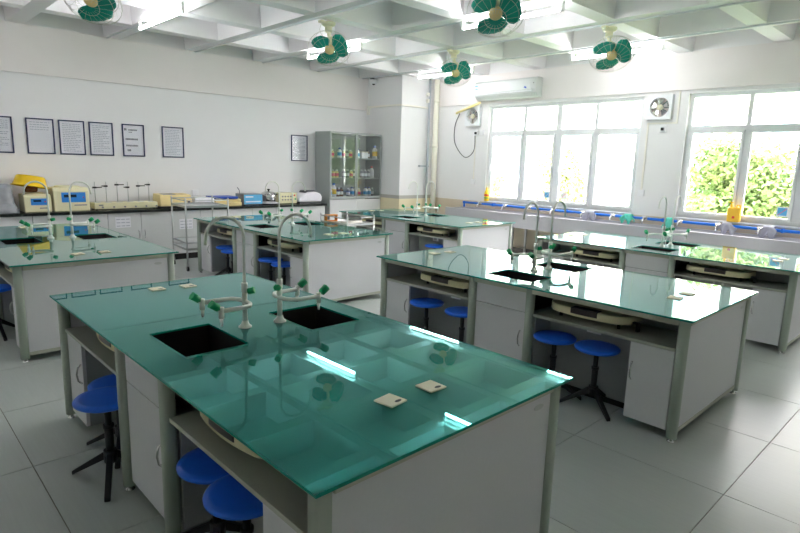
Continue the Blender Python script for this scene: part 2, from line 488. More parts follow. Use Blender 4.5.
def make_bench():
    root = thing('lab_bench', '', 'lab bench')
    # glass top with two cut-outs
    sx = [0, 0.18, 0.485, 0.845, 1.165, BW]
    sy = [0, 1.235, 1.66, BL]
    mb = MB(); zt, zb = BH, BH - 0.012
    idx = {}
    for k, z in enumerate((zb, zt)):
        for i, x in enumerate(sx):
            for j, y in enumerate(sy):
                idx[i, j, k] = len(mb.v); mb.v.append((x, y, z))
    holes = {(1, 1), (3, 1)}
    def cell(i, j): return 0 <= i < 5 and 0 <= j < 3 and (i, j) not in holes
    for i in range(5):
        for j in range(3):
            if not cell(i, j): continue
            mb.face((idx[i, j, 1], idx[i + 1, j, 1], idx[i + 1, j + 1, 1], idx[i, j + 1, 1]))
            mb.face((idx[i, j, 0], idx[i, j + 1, 0], idx[i + 1, j + 1, 0], idx[i + 1, j, 0]))
            if not cell(i - 1, j): mb.face((idx[i, j, 0], idx[i, j, 1], idx[i, j + 1, 1], idx[i, j + 1, 0]))
            if not cell(i + 1, j): mb.face((idx[i + 1, j, 0], idx[i + 1, j + 1, 0], idx[i + 1, j + 1, 1], idx[i + 1, j, 1]))
            if not cell(i, j - 1): mb.face((idx[i, j, 0], idx[i + 1, j, 0], idx[i + 1, j, 1], idx[i, j, 1]))
            if not cell(i, j + 1): mb.face((idx[i, j + 1, 0], idx[i, j + 1, 1], idx[i + 1, j + 1, 1], idx[i + 1, j + 1, 0]))
    gt = mb.build('glass_top', M_TEAL, root, 0.0015, 1)
    gt.data.materials.append(M_LITEDGE); gt.data.materials.append(M_CLEAR)
    for pg in gt.data.polygons:
        pg.material_index = 1 if abs(pg.normal.z) < 0.5 else (2 if pg.normal.z > 0 else 0)
    for xa, xb in ((0.18, 0.485), (0.845, 1.165)):
        a, b, c, d = xa - 0.012, xb + 0.012, 1.235 - 0.012, 1.66 + 0.012
        z0, z1 = 0.57, zb - 0.001
        bm = MB()
        bm.box(a, c, z0, b, d, z0 + 0.01); bm.box(a, c, z0 + 0.01, a + 0.008, d, z1); bm.box(b - 0.008, c, z0 + 0.01, b, d, z1)
        bm.box(a + 0.008, c, z0 + 0.01, b - 0.008, c + 0.008, z1); bm.box(a + 0.008, d - 0.008, z0 + 0.01, b - 0.008, d, z1)
        bs = bm.build('sink_basin', M_BASIN, root)
        MB().lathe([(0.0, z0 + 0.0105), (0.03, z0 + 0.0105), (0.03, z0 + 0.014), (0.02, z0 + 0.013)], ((xa + xb) / 2, 1.45, 0), 14).build('drain', M_CHROME, bs)
    # under-glass rails
    for m in (0, 1):
        xa = 0.035 if m == 0 else BW - 0.075
        part('top_rail', M_RAIL, root, xa, 0.09, 0.748, xa + 0.04, BL - 0.09, zb - 0.001, bevel=0.003)
        ya = 0.035 if m == 0 else BL - 0.075
        part('top_rail', M_RAIL, root, 0.09, ya, 0.748, BW - 0.09, ya + 0.04, zb - 0.001, bevel=0.003)
    # posts
    vpos = [0.062, 1.148, 1.690, BL - 0.055]
    for m in (0, 1):
        for k, v in enumerate(vpos):
            cx = 0.058 if m == 0 else BW - 0.058
            poly = []
            for q in range(16):
                th = 2 * PI * q / 16
                c, s_ = math.cos(th), math.sin(th)
                r = 0.031 / max(1e-3, (abs(c) ** 2.8 + abs(s_) ** 2.8) ** (1 / 2.8))
                poly.append((cx + r * c, v + r * s_))
            p = MB().prism(poly, 0.028, zb - 0.001, 'z', True).build('post', M_POST, root)
            MB().lathe([(0.024, 0), (0.024, 0.008), (0.012, 0.012), (0.012, 0.03)], (cx, v, 0), 14).build('levelling_foot', M_CHROME, p)
    # end panels
    for m in (0, 1):
        ya = 0.05 if m == 0 else BL - 0.068
        e = part('end_panel', M_PANEL, root, 0.09, ya, 0.075, BW - 0.09, ya + 0.018, 0.75)
        part('bottom_edging', M_RAIL, e, 0.09, ya - 0.004, 0.05, BW - 0.09, ya + 0.022, 0.078, bevel=0.003)
        yf = ya - 0.001 if m == 0 else ya + 0.019
        pl = [(1.135 + 0.034 * math.cos(t) if m == 0 else 0.175 + 0.034 * math.cos(t), 0.70 + 0.012 * math.sin(t)) for t in [2 * PI * i / 14 for i in range(14)]]
        MB().prism(pl, yf - 0.001, yf + 0.001, 'y').build('maker_plate', M_STEEL, e)
    # the two working sides, second one turned about the bench centre
    def side(turn):
        c = Vector((BW / 2, BL / 2, 0))
        Mx = Matrix.Translation(c) @ Matrix.Rotation(PI if turn else 0, 4, 'Z') @ Matrix.Translation(-c)
        def P(name, m_, par, *a, bevel=0.0):
            return MB().box(*a).xf(Mx).build(name, m_, par, bevel)
        for (a, b) in ((0.098, 1.112), (1.726, BL - 0.09)):
            P('shelf', M_SHELF, root, 0.05, a, 0.578, 0.45, b, 0.598, bevel=0.002)
            P('back_panel', M_INNER, root, 0.46, a, 0.598, 0.475, b, 0.787)
        P('knee_panel', M_INNER, root, 0.30, 0.385, 0.045, 0.316, 1.115, 0.577)
        P('knee_panel', M_INNER, root, 0.30, 1.722, 0.045, 0.316, 2.41, 0.577)
        P('kick_strip', M_KICK, root, 0.306, 0.385, 0.0, 0.33, 2.41, 0.044)
        for yy in (0.75, 2.07):
            o = P('outlet_plate', M_PANEL, root, 0.292, yy - 0.055, 0.49, 0.3005, yy + 0.055, 0.56, bevel=0.003)
            P('socket_face', M_CABGREY, o, 0.290, yy - 0.03, 0.505, 0.293, yy + 0.03, 0.545)
        # end cabinets
        for (a, b, hy) in ((0.10, 0.378, 0.352), (2.42, BL - 0.092, 2.448)):
            P('cabinet_body', M_INNER, root, 0.078, a, 0.06, 0.48, b, 0.577)
            d = P('cabinet_door', M_PANEL, root, 0.058, a + 0.002, 0.062, 0.0775, b - 0.002, 0.574, bevel=0.0015)
            hp = [(0.058, hy, 0.325), (0.038, hy, 0.345), (0.031, hy, 0.385), (0.038, hy, 0.425), (0.058, hy, 0.445)]
            MB().tube(hp, 0.0055, 8).xf(Mx).build('handle', M_CHROME, d)
        # centre cabinet
        P('cabinet_body', M_INNER, root, 0.078, 1.186, 0.06, 0.48, 1.654, 0.56)
        P('drawer', M_PANEL, root, 0.058, 1.188, 0.594, 0.0775, 1.652, 0.745, bevel=0.0015)
        d = P('cabinet_door', M_PANEL, root, 0.058, 1.188, 0.062, 0.0775, 1.652, 0.588, bevel=0.0015)
        hp = [(0.058, 1.22, 0.325), (0.038, 1.22, 0.345), (0.031, 1.22, 0.385), (0.038, 1.22, 0.425), (0.058, 1.22, 0.445)]
        MB().tube(hp, 0.0055, 8).xf(Mx).build('handle', M_CHROME, d)
        P('side_panel', M_INNER, root, 0.095, 1.112, 0.06, 0.48, 1.13, 0.577)
        P('side_panel', M_INNER, root, 0.095, 1.71, 0.06, 0.48, 1.725, 0.577)
    side(False); side(True)
    # core under the sinks, hidden between the two sides
    part('core_panel', M_INNER, root, 0.485, 0.10, 0.05, 0.50, BL - 0.10, 0.55)
    # socket lids let into the top
    for (x, y, rz) in ((0.552, 0.312, 0.12), (0.765, 0.31, 0.0), (0.57, 2.60, 0.0), (0.767, 2.575, 0.05)):
        o = MB().box(-0.044, -0.044, 0.0005, 0.044, 0.044, 0.007).build('socket_lid', M_CREAM, root, 0.002)
        o.location = (x, y, BH); o.rotation_euler = (0, 0, rz)
        pl = [(0.012 + 0.017 * math.cos(t), -0.026 + 0.008 * math.sin(t)) for t in [2 * PI * i / 12 for i in range(12)]]
        MB().prism(pl, 0.0066, 0.0076).build('finger_hole', M_BLACK, o)
    make_tap(root, 0.602, 1.485, -1); make_tap(root, 0.797, 1.465, 1)
    return root

bench0 = make_bench()
BENCHES = {
    'A': (0.527, 1.153, 'dark teal glass-topped lab bench in the foreground, nearest the camera'),
    'B': (3.202, 1.160, 'glass-topped lab bench in the middle of the front row, reflecting a window'),
    'C': (5.852, 1.168, 'glass-topped lab bench of the front row closest to the windows and trough sink'),
    'F': (0.518, 5.169, 'glass-topped lab bench at the left, in front of the yellow basin on the counter'),
    'E': (3.197, 5.154, 'glass-topped lab bench in the middle of the back row, by the steel trolleys'),
    'D': (5.850, 5.190, 'glass-topped lab bench of the back row in front of the pillar and glass cabinet'),
}
for i, (k, (x, y, lab)) in enumerate(BENCHES.items()):
    b = bench0 if i == 0 else copy_tree(bench0)
    b.location = (x, y, 0)
    tag(b, lab, 'lab bench', 'glass-topped lab benches in two rows')

# ------------------------------------------------------------------ stools
def make_stool():
    r = thing('stool', '', 'stool')
    MB().lathe([(0.0, 0.424), (0.10, 0.424), (0.142, 0.428), (0.152, 0.436), (0.153, 0.446), (0.146, 0.4535), (0.12, 0.4555), (0.0, 0.4555)], n=32).build('seat', M_BLUE, r)
    MB().cyl((0, 0, 0.13), (0, 0, 0.30), 0.021, 12).cyl((0, 0, 0.29), (0, 0, 0.425), 0.017, 12).cyl((0, 0, 0.285), (0, 0, 0.305), 0.026, 12).lathe([(0.05, 0.412), (0.06, 0.4235), (0.0, 0.4235)], n=14).build('column', M_STOOLBLK, r)
    MB().cyl((0, 0, 0.10), (0, 0, 0.165), 0.032, 12).build('hub', M_STOOLBLK, r)
    for k in range(3):
        a = 2 * PI * k / 3
        d = Vector((math.cos(a), math.sin(a), 0)); n = Vector((-d.y, d.x, 0))
        p0, p1 = d * 0.02, d * 0.222
        def sec(p, z, h, w): return [p - n * w + Vector((0, 0, z)), p + n * w + Vector((0, 0, z)), p + n * w + Vector((0, 0, z + h)), p - n * w + Vector((0, 0, z + h))]
        s0, s1 = sec(p0, 0.115, 0.045, 0.015), sec(p1, 0.0, 0.022, 0.014)
        leg = MB().hexa([s0[0], s1[0], s1[1], s0[1], s0[3], s1[3], s1[2], s0[2]]).build('leg', M_STOOLBLK, r, 0.003)
    return r
stool0 = make_stool()
STOOLS = [  # bench, u, v, turn, height scale, label
    ('A', 0.020, 1.850, 2.23, 1.0, 'blue round stool sticking out from the far bay of the foreground bench'),
    ('A', 0.160, 2.130, 2.2, 0.90, 'blue round stool pushed in behind another at the foreground bench far bay'),
    ('A', 0.170, 0.950, 2.0, 0.955, 'blue round stool in the near bay of the foreground bench, the farther one'),
    ('A', 0.140, 0.640, 2.9, 1.0, 'blue round stool closest to the camera, under the foreground bench near corner'),
    ('B', 0.120, 2.255, 2.9, 1.0, 'blue round stool in the far bay of the middle front bench, beside its end cabinet'),
    ('B', 0.135, 1.850, 2.4, 1.0, 'blue round stool in the far bay of the middle front bench, beside the centre cabinet'),
    ('B', 0.120, 0.958, 3.0, 1.0, 'blue round stool in the near bay of the middle front bench, beside the centre cabinet'),
    ('B', 0.142, 0.640, 2.05, 1.0, 'blue round stool in the near bay of the middle front bench, legs fully in view'),
    ('E', 0.180, 2.150, 2.5, 1.0, 'blue round stool in the far bay of the middle back bench, beside its end cabinet'),
    ('E', 0.090, 1.826, 2.1, 0.99, 'blue round stool in the far bay of the middle back bench, beside the centre cabinet'),
    ('E', 0.150, 0.960, 2.8, 1.0, 'blue round stool in the near bay of the middle back bench, beside the centre cabinet'),
    ('E', 0.140, 0.640, 2.2, 0.98, 'blue round stool in the near bay of the middle back bench, beside its end cabinet'),
    ('D', 0.145, 0.625, 2.6, 1.0, 'blue round stool under the back bench that stands near the pillar'),
    ('F', 0.020, 0.985, 2.7, 1.0, 'blue round stool at the left edge of the picture under the left bench'),
]
for i, (k, u, v, rz, h, lab) in enumerate(STOOLS):
    s = stool0 if i == 0 else copy_tree(stool0)
    s.location = (BENCHES[k][0] + u, BENCHES[k][1] + v, 0)
    s.rotation_euler = (0, 0, rz)
    s.scale = (1, 1, h)
    tag(s, lab, 'stool', 'blue stools at the lab benches')

# ------------------------------------------------------------------ bow-fronted instruments on the bench shelves
def make_instr():
    r = thing('shelf_instrument', '', 'instrument')
    def bow(v0, v1, off, back, n=14):
        pts = []
        for i in range(n + 1):
            t = v0 + (v1 - v0) * i / n
            e = (t / 0.30)
            x = 0.045 * e * e + (0.05 * max(0, abs(e) - 0.82) / 0.18 if abs(e) > 0.82 else 0)
            pts.append((x + off, t))
        pts = pts[::-1]
        return pts + [(back, v0), (back, v1)]
    MB().prism(bow(-0.30, 0.30, 0, 0.30), 0.018, 0.075, 'z', True).build('housing', M_BEIGE, r, 0.008, 3, loc=(0, 0, 0.024))
    MB().prism(bow(-0.105, 0.095, -0.003, 0.07), 0.036, 0.0785, 'z', True).build('front_panel', M_DARKP, r, 0.004, loc=(0, 0, 0.024))
    MB().box(0.16, -0.22, 0.074, 0.28, 0.22, 0.10).build('rear_hump', M_BEIGE, r, 0.01, loc=(0, 0, 0.024))
    for x, y in ((0.10, -0.22), (0.10, 0.22), (0.26, -0.24), (0.26, 0.24)):
        MB().cyl((x, y, 0), (x, y, 0.043), 0.012, 10).build('foot', M_BLACK, r)
    MB().box(0.12, -0.345, 0.0, 0.15, -0.325, 0.06).box(0.12, -0.3245, 0.05, 0.15, -0.30, 0.06).build('bracket', M_BLACK, r)
    return r
ins0 = make_instr()
NAMES = {'A': 'the foreground bench', 'B': 'the middle front bench', 'C': 'the front bench nearest the windows', 'D': 'the back bench near the pillar', 'E': 'the middle back bench', 'F': 'the left bench'}
first = True
for k in BENCHES:
    for bay, v in (('near', 0.745), ('far', 2.10)):
        o = ins0 if first else copy_tree(ins0); first = False
        o.location = (BENCHES[k][0] + 0.092, BENCHES[k][1] + v, 0.598)
        tag(o, 'beige bow-fronted instrument on the %s shelf of %s' % (bay, NAMES[k]), 'instrument', 'bow-fronted instruments on bench shelves')

# ------------------------------------------------------------------ counter run along the back wall
CF = 9.10
units = [-0.95, 0.0, 0.48, 1.436, 2.392, 3.347, 4.30, 5.26, 6.215]
units = [-0.475 + 0.9555 * k for k in range(8)]
labs = ['grey laminate base cabinet at the far left end of the counter', 'grey laminate base cabinet below the plastic-covered machine', 'grey laminate base cabinet below the two centrifuges',
        'grey laminate base cabinet with a printed notice, below the multi-rod stirrer', 'grey laminate base cabinet with a notice, behind the trolley', 'grey laminate base cabinet below the blue-lidded box', 'grey laminate base cabinet at the right end, below the kettle']
xe = [-0.47, 0.48, 1.436, 2.392, 3.347, 4.30, 5.26, 6.36]
for i in range(7):
    a, b = xe[i] + 0.002, xe[i + 1] - 0.002
    r = thing('base_cabinet', labs[i], 'cabinet', (a, CF, 0), 0, 'base cabinets along the wall')
    w = b - a
    part('body', M_CABGREY, r, 0, 0.04, 0.10, w, 0.585, 0.80)
    part('kick_board', M_KICK, r, 0.0, 0.06, 0, w, 0.08, 0.10)
    for k in (0, 1):
        d = part('door', M_CAB, r, k * w / 2 + 0.002, 0.02, 0.102, (k + 1) * w / 2 - 0.002, 0.0395, 0.795, bevel=0.0015)
        hx = w / 2 + (-0.045 if k == 0 else 0.045)
        MB().tube([(hx, 0.02, 0.40), (hx, 0.0, 0.42), (hx, -0.008, 0.46), (hx, 0.0, 0.50), (hx, 0.02, 0.52)], 0.006, 8).build('handle', M_CHROME, d)
        if (i == 3 and k == 0) or (i == 4 and k == 0):
            x0 = 0.10 if i == 3 else 0.115
            z0 = 0.575 if i == 3 else 0.50
            n_ = part('notice', M_PAPER, d, x0, 0.0185, z0, x0 + 0.22, 0.0198, z0 + 0.165)
            pm = MB()
            for rr in range(3):
                for cc in range(3):
                    pm.box(x0 + 0.015 + cc * 0.068, 0.018, z0 + 0.02 + rr * 0.05, x0 + 0.07 + cc * 0.068, 0.0186, z0 + 0.032 + rr * 0.05)
            tag(pm.build('notice_print', M_PALEINK, d), kind='stuff')
tag(part('worktop', M_WORKTOP, None, xe[0], CF - 0.02, 0.80, 6.38, Y1 - 0.046, 0.84, bevel=0.004), 'long black worktop carrying the instruments along the notice wall', 'worktop')
CZ = 0.8402

# --- objects on the counter
def rod_line(mb_, p0, p1, r, n=8): mb_.cyl(p0, p1, r, n)
# 1 covered machine
def sheet(w, d, h, seed):
    random.seed(seed)
    mb_ = MB(); n, lv = 28, 9
    rows = []
    for j in range(lv):
        t = j / (lv - 1)
        row = []
        for i in range(n):
            a = 2 * PI * i / n
            c, s_ = math.cos(a), math.sin(a)
            k = 1 / max(abs(c), abs(s_)) ** 0.8
            f = (1.06 - 0.12 * t) + 0.05 * math.sin(a * 7 + seed) * (1 - t) + random.uniform(-0.02, 0.02)
            row.append(len(mb_.v)); mb_.v.append((w / 2 * k * c * f, d / 2 * k * s_ * f, h * t + random.uniform(-0.006, 0.006) * (0 < t)))
        rows.append(row)
    for j in range(lv - 1):
        for i in range(n):
            mb_.face((rows[j][i], rows[j][(i + 1) % n], rows[j + 1][(i + 1) % n], rows[j + 1][i]), True)
    mb_.v.append((0, 0, h + 0.01)); c = len(mb_.v) - 1
    for i in range(n): mb_.face((rows[-1][i], rows[-1][(i + 1) % n], c), True)
    mb_.face(rows[0][::-1])
    return mb_
r = thing('covered_machine', 'boxy machine wrapped in crumpled grey plastic sheet at the left end', 'machine', (1.04, 9.37, CZ))
sheet(0.46, 0.36, 0.38, 3).build('plastic_sheet', M_FOIL, r)
sheet(0.52, 0.42, 0.12, 8).build('loose_hem', M_FOIL, r)
# 2/3 centrifuges
def centrifuge(loc, w, d, h, label, panel, big):
    r = thing('centrifuge', label, 'centrifuge', loc, 0, 'beige centrifuges on the counter')
    MB().prism([(-d / 2, 0), (d / 2, 0), (d / 2, h), (-d / 2 + 0.05, h), (-d / 2 + 0.02, h * 0.86), (-d / 2, 0.02)][::1], -w / 2, w / 2, 'x').build('housing', M_BEIGE, r, 0.012, 3)
    f = -d / 2 - 0.0012
    x0, x1, z0, z1 = panel
    sl = 0.02 / (h * 0.86 - 0.02)
    def fp(x, z, o=0.0): return (x, -d / 2 + max(0, (z - 0.02)) * sl - 0.003 - o, z)
    def plate(name, m_, a, b, c, e, par, o):
        return MB().hexa([fp(a, c, o), fp(b, c, o), (b, fp(b, c)[1] + 0.006, c), (a, fp(a, c)[1] + 0.006, c), fp(a, e, o), fp(b, e, o), (b, fp(b, e)[1] + 0.006, e), (a, fp(a, e)[1] + 0.006, e)]).build(name, m_, par)
    pn = plate('control_panel', M_DBLUE, x0, x1, z0, z1, r, 0)
    plate('display', M_FLATSCREEN, x0 + 0.03, x0 + (x1 - x0) * 0.62, z0 + (z1 - z0) * 0.5, z1 - (z1 - z0) * 0.22, pn, 0.001)
    MB().cyl(fp(x1 - 0.03, (z0 + z1) / 2), fp(x1 - 0.03, (z0 + z1) / 2, 0.006), 0.009, 10).build('button', M_RED, pn)
    plate('name_strip', M_GREYP, (x0 + x1) / 2 - 0.0, x1 + 0.01, z0 - 0.05, z0 - 0.035, r, 0.0)
    MB().lathe([(w * 0.36, h - 0.001), (w * 0.36, h + 0.012), (w * 0.33, h + 0.02), (0, h + 0.024)], (0, 0.03, 0), 24).build('lid', M_BEIGE, r)
    return r
centrifuge((1.535, 9.38, CZ), 0.33, 0.36, 0.245, 'small beige centrifuge with blue panel under the yellow basin', (-0.085, 0.115, 0.10, 0.19), False)
centrifuge((1.955, 9.40, CZ), 0.46, 0.42, 0.335, 'larger beige centrifuge with wide blue panel beside the yellow basin', (-0.13, 0.18, 0.13, 0.27), True)
# brown pot and yellow basin on the small centrifuge
r = thing('jar', 'brown jar between the small centrifuge and the tipped yellow basin', 'jar', (1.50, 9.42, CZ + 0.272))
MB().lathe([(0.0, 0), (0.075, 0), (0.085, 0.02), (0.085, 0.075), (0.06, 0.085), (0.0, 0.085)], n=20).build('body', M_BROWN, r)
MB().lathe([(0.062, 0.084), (0.062, 0.098), (0.0, 0.1)], n=20).build('lid', M_GREYP, r)
r = thing('basin', 'bright yellow plastic basin lying upside down on the small centrifuge', 'basin', (1.488, 9.40, CZ + 0.345))
r.rotation_euler = (R(-4), R(9), 0)
MB().lathe([(0.228, 0.0), (0.232, 0.008), (0.21, 0.014), (0.195, 0.06), (0.175, 0.135), (0.155, 0.15), (0.0, 0.152)], n=32).lathe([(0.0, 0.146), (0.152, 0.144), (0.170, 0.13), (0.19, 0.058), (0.205, 0.01), (0.228, 0.0)], n=32).build('bowl', M_YELLOW, r)
# 4 six-place stirrer
r = thing('multi_stirrer', 'long beige six-place stirrer with upright rods and black clamps', 'stirrer', (2.72, 9.38, CZ))
MB().box(-0.46, -0.13, 0.012, 0.46, 0.13, 0.105).build('housing', M_BEIGE, r, 0.008, 3)
part('name_plate', M_GREYP, r, -0.40, -0.1325, 0.06, -0.34, -0.1295, 0.08)
for k in range(6):
    x = -0.40 + 0.158 * k
    MB().cyl((x, -0.045, 0.104), (x, -0.045, 0.109), 0.05, 18).build('hotplate', M_STEEL, r)
    rd = MB().cyl((x + 0.01, 0.06, 0.10), (x + 0.01, 0.06, 0.41), 0.006, 8).build('rod', M_STEEL, r)
    zz = 0.345 + 0.02 * ((k * 7) % 3 - 1)
    MB().box(x - 0.02, 0.045, zz - 0.012, x + 0.03, 0.075, zz + 0.012).cyl((x + 0.01, 0.06, zz), (x + (0.10 if k % 2 == 0 else -0.06), 0.02, zz + 0.004), 0.007, 8).build('clamp', M_BLACK, rd)
    MB().cyl((x + 0.05, -0.131, 0.04), (x + 0.05, -0.14, 0.04), 0.014, 12).build('knob', M_GREYP, r)
for x in (-0.42, 0.42):
    for y in (-0.1, 0.1): MB().cyl((x, y, 0), (x, y, 0.013), 0.015, 10).build('foot', M_BLACK, r)
# 5 yellowed bath
r = thing('shaker_box', 'yellowed beige instrument on a black tray beside the six-place stirrer', 'instrument', (3.475, 9.38, CZ))
MB().box(-0.28, -0.19, 0, 0.28, 0.19, 0.03).build('tray', M_BLACK, r, 0.005)
MB().hexa([(-0.27, -0.17, 0.03), (0.27, -0.17, 0.03), (0.27, 0.17, 0.03), (-0.27, 0.17, 0.03), (-0.255, -0.12, 0.205), (0.255, -0.12, 0.205), (0.255, 0.16, 0.22), (-0.255, 0.16, 0.22)]).build('housing', M_YBEIGE, r, 0.012, 3)
MB().hexa([(-0.18, -0.09, 0.2045), (0.02, -0.09, 0.2045), (0.02, 0.10, 0.2145), (-0.18, 0.10, 0.2145), (-0.18, -0.09, 0.2095), (0.02, -0.09, 0.2095), (0.02, 0.10, 0.2195), (-0.18, 0.10, 0.2195)]).build('top_plate', M_GREYP, r)
MB().cyl((0.20, -0.16, 0.09), (0.20, -0.175, 0.088), 0.018, 14).build('dial', M_BLACK, r)
# 6 white instrument
r = thing('hot_plate', 'low off-white instrument with a grey base on the counter', 'instrument', (3.94, 9.38, CZ))
MB().box(-0.16, -0.18, 0, 0.16, 0.18, 0.045).build('base', M_GREYP, r, 0.006)
MB().box(-0.174, -0.195, 0.045, 0.174, 0.195, 0.155).build('housing', M_WHITEP, r, 0.03, 4)
# 7 blue-lidded box
r = thing('instrument_case', 'cream instrument case with a dark blue lid on the counter', 'instrument', (4.37, 9.38, CZ))
MB().box(-0.25, -0.18, 0, 0.25, 0.18, 0.065).build('lower_case', M_YBEIGE, r, 0.012, 3)
MB().box(-0.24, -0.17, 0.067, 0.24, 0.17, 0.12).build('upper_case', M_YBEIGE, r, 0.012, 3)
MB().box(-0.25, -0.19, 0.122, 0.18, 0.18, 0.165).build('lid', M_BLUELID, r, 0.012, 3)
# 8 blue printed carton
r = thing('bath_unit', 'small water-bath unit with a sky-blue printed front panel', 'instrument', (4.86, 9.38, CZ))
MB().box(-0.19, -0.15, 0.012, 0.19, 0.15, 0.20).build('housing', M_GREYP, r, 0.006)
part('front_print', M_SKYP, r, -0.18, -0.1525, 0.022, 0.18, -0.1495, 0.19)
part('title_strip', M_WHITEP, r, -0.15, -0.1535, 0.14, 0.0, -0.152, 0.16)
part('wave_strip', M_WHITEP, r, -0.15, -0.1535, 0.055, 0.15, -0.152, 0.075)
for x in (-0.15, 0.15):
    for y in (-0.11, 0.11): MB().cyl((x, y, 0), (x, y, 0.013), 0.014, 10).build('foot', M_BLACK, r)
MB().tube([(-0.16, 0.05, 0.20), (-0.17, 0.04, 0.26), (-0.21, 0.03, 0.31)], 0.007, 8).build('thermometer', M_GREYP, r)
# 9 steel kettle on heater
r = thing('heater', 'flat black electric heater plate under the steel kettle', 'heater', (5.25, 9.36, CZ))
MB().cyl((0, 0, 0), (0, 0, 0.02), 0.17, 24).build('base', M_BLACK, r)
MB().cyl((0, 0, 0.02), (0, 0, 0.03), 0.18, 28).build('plate', M_WHITEP, r)
r = thing('kettle', 'round polished steel pot with black knob and two handles', 'pot', (5.25, 9.36, CZ + 0.0303))
MB().lathe([(0.0, 0), (0.125, 0), (0.14, 0.02), (0.142, 0.13), (0.135, 0.16), (0.0, 0.16)], n=28).build('body', M_CHROME, r)
MB().lathe([(0.138, 0.161), (0.125, 0.185), (0.06, 0.21), (0.0, 0.212)], n=28).build('lid', M_CHROME, r)
MB().lathe([(0.012, 0.211), (0.012, 0.225), (0.026, 0.23), (0.022, 0.25), (0.0, 0.252)], n=14).build('lid_knob', M_BLACK, r)
for s in (-1, 1):
    MB().tube([(s * 0.135, -0.03, 0.135), (s * 0.165, -0.03, 0.15), (s * 0.165, 0.03, 0.15), (s * 0.135, 0.03, 0.135)], 0.008, 8).build('handle', M_BLACK, r)
# 10 power box
r = thing('power_supply', 'beige power box with red and green lamps beside the kettle', 'power supply', (5.62, 9.40, CZ))
MB().box(-0.19, -0.13, 0.01, 0.19, 0.13, 0.205).build('housing', M_BEIGE, r, 0.006)
for i, x in enumerate((-0.13, -0.07, -0.01, 0.05)):
    for z in (0.08, 0.14): MB().cyl((x, -0.129, z), (x, -0.142, z), 0.014, 12).build('dial', M_GREYP, r)
MB().cyl((0.13, -0.129, 0.16), (0.13, -0.14, 0.16), 0.016, 12).build('red_lamp', M_RED, r)
MB().cyl((0.15, -0.129, 0.09), (0.15, -0.14, 0.09), 0.016, 12).build('green_lamp', M_GREEN, r)
for x in (-0.15, 0.15):
    for y in (-0.1, 0.1): MB().cyl((x, y, 0), (x, y, 0.011), 0.013, 10).build('foot', M_BLACK, r)
# 11 rounded white analyser
r = thing('analyser', 'rounded white and lilac bench analyser with a dark lid beside the cabinet', 'instrument', (6.10, 9.38, CZ))
prof = [(-0.27, 0.03), (0.25, 0.03), (0.26, 0.12), (0.22, 0.19), (0.10, 0.225), (-0.05, 0.215), (-0.18, 0.16), (-0.265, 0.09)]
MB().prism(prof[::-1], -0.17, 0.17, 'y').build('shell', M_LILAC, r, 0.03, 4)
MB().box(-0.25, -0.15, 0, 0.24, 0.15, 0.035).build('base', M_DGREYP, r, 0.005)
MB().hexa([(-0.10, -0.10, 0.20), (0.16, -0.10, 0.215), (0.16, 0.12, 0.215), (-0.10, 0.12, 0.20), (-0.08, -0.09, 0.245), (0.14, -0.09, 0.25), (0.14, 0.11, 0.25), (-0.08, 0.11, 0.245)]).build('dark_lid', M_DGREYP, r, 0.012, 3)
# wall outlet behind
tag(part('wall_outlet', M_WHITEP, None, 3.94, Y1 - 0.02, 1.00, 4.05, Y1, 1.10, bevel=0.004), 'small white outlet box on the wall above the low off-white instrument', 'outlet')

# ------------------------------------------------------------------ framed notices
POST = [(1.03, 1.395, 'framed notice cut off by the left edge of the picture', 0), (1.555, 1.905, 'framed notice with a short text, second from the left', 1), (1.965, 2.31, 'framed notice with a full page of lines, third from the left', 2),
        (2.37, 2.71, 'framed notice fourth from the left, with close pale text', 2), (2.845, 3.18, 'framed notice with bold dark headings, fifth from the left', 3), (3.465, 3.825, 'framed notice right of the one with bold headings', 2), (5.955, 6.33, 'framed notice hanging alone beside the glass cabinet', 2)]
for a, b, lab, kind in POST:
    z0, z1 = 1.642, 2.142
    w, h = b - a, z1 - z0
    r = thing('framed_notice', lab, 'notice', (a, Y1 - 0.003, z0), 0, 'framed notices in a row on the wall')
    fw = 0.017
    MB().box(0, -0.022, 0, w, -0.002, fw).box(0, -0.022, h - fw, w, -0.002, h).box(0, -0.022, fw, fw, -0.002, h - fw).box(w - fw, -0.022, fw, w, -0.002, h - fw).build('frame', M_NAVY, r, 0.003)
    sh = part('sheet', M_PAPER, r, fw, -0.008, fw, w - fw, -0.004, h - fw)
    part('glazing', M_NOTICEGLASS, r, fw, -0.0145, fw, w - fw, -0.0125, h - fw)
    pm = MB(); random.seed(int(a * 100))
    if kind == 3:
        for z, x0, x1, hh in ((0.40, 0.10, 0.24, 0.022), (0.40, 0.035, 0.075, 0.035), (0.37, 0.10, 0.16, 0.012), (0.255, 0.05, 0.24, 0.026), (0.155, 0.055, 0.235, 0.026), (0.08, 0.07, 0.13, 0.03)):
            x = x0
            while x < x1 - 0.008:
                ww = min(0.016, x1 - x); pm.box(x, -0.0088, z, x + ww * 0.8, -0.0081, z + hh); x += 0.019
        tag(pm.build('print', M_INK, sh), kind='stuff')
    else:
        n = {0: 14, 1: 4, 2: 16}[kind]
        for i in range(n):
            z = h - 0.06 - i * (0.026 if kind != 1 else 0.034)
            x = 0.05
            end = w - 0.05 - (random.random() * 0.12 if i % 3 == 2 else 0)
            while x < end - 0.02:
                ww = random.uniform(0.015, 0.045); pm.box(x, -0.0088, z, min(end, x + ww), -0.0081, z + 0.009); x += ww + 0.008
        tag(pm.build('print', M_PALEINK, sh), kind='stuff')

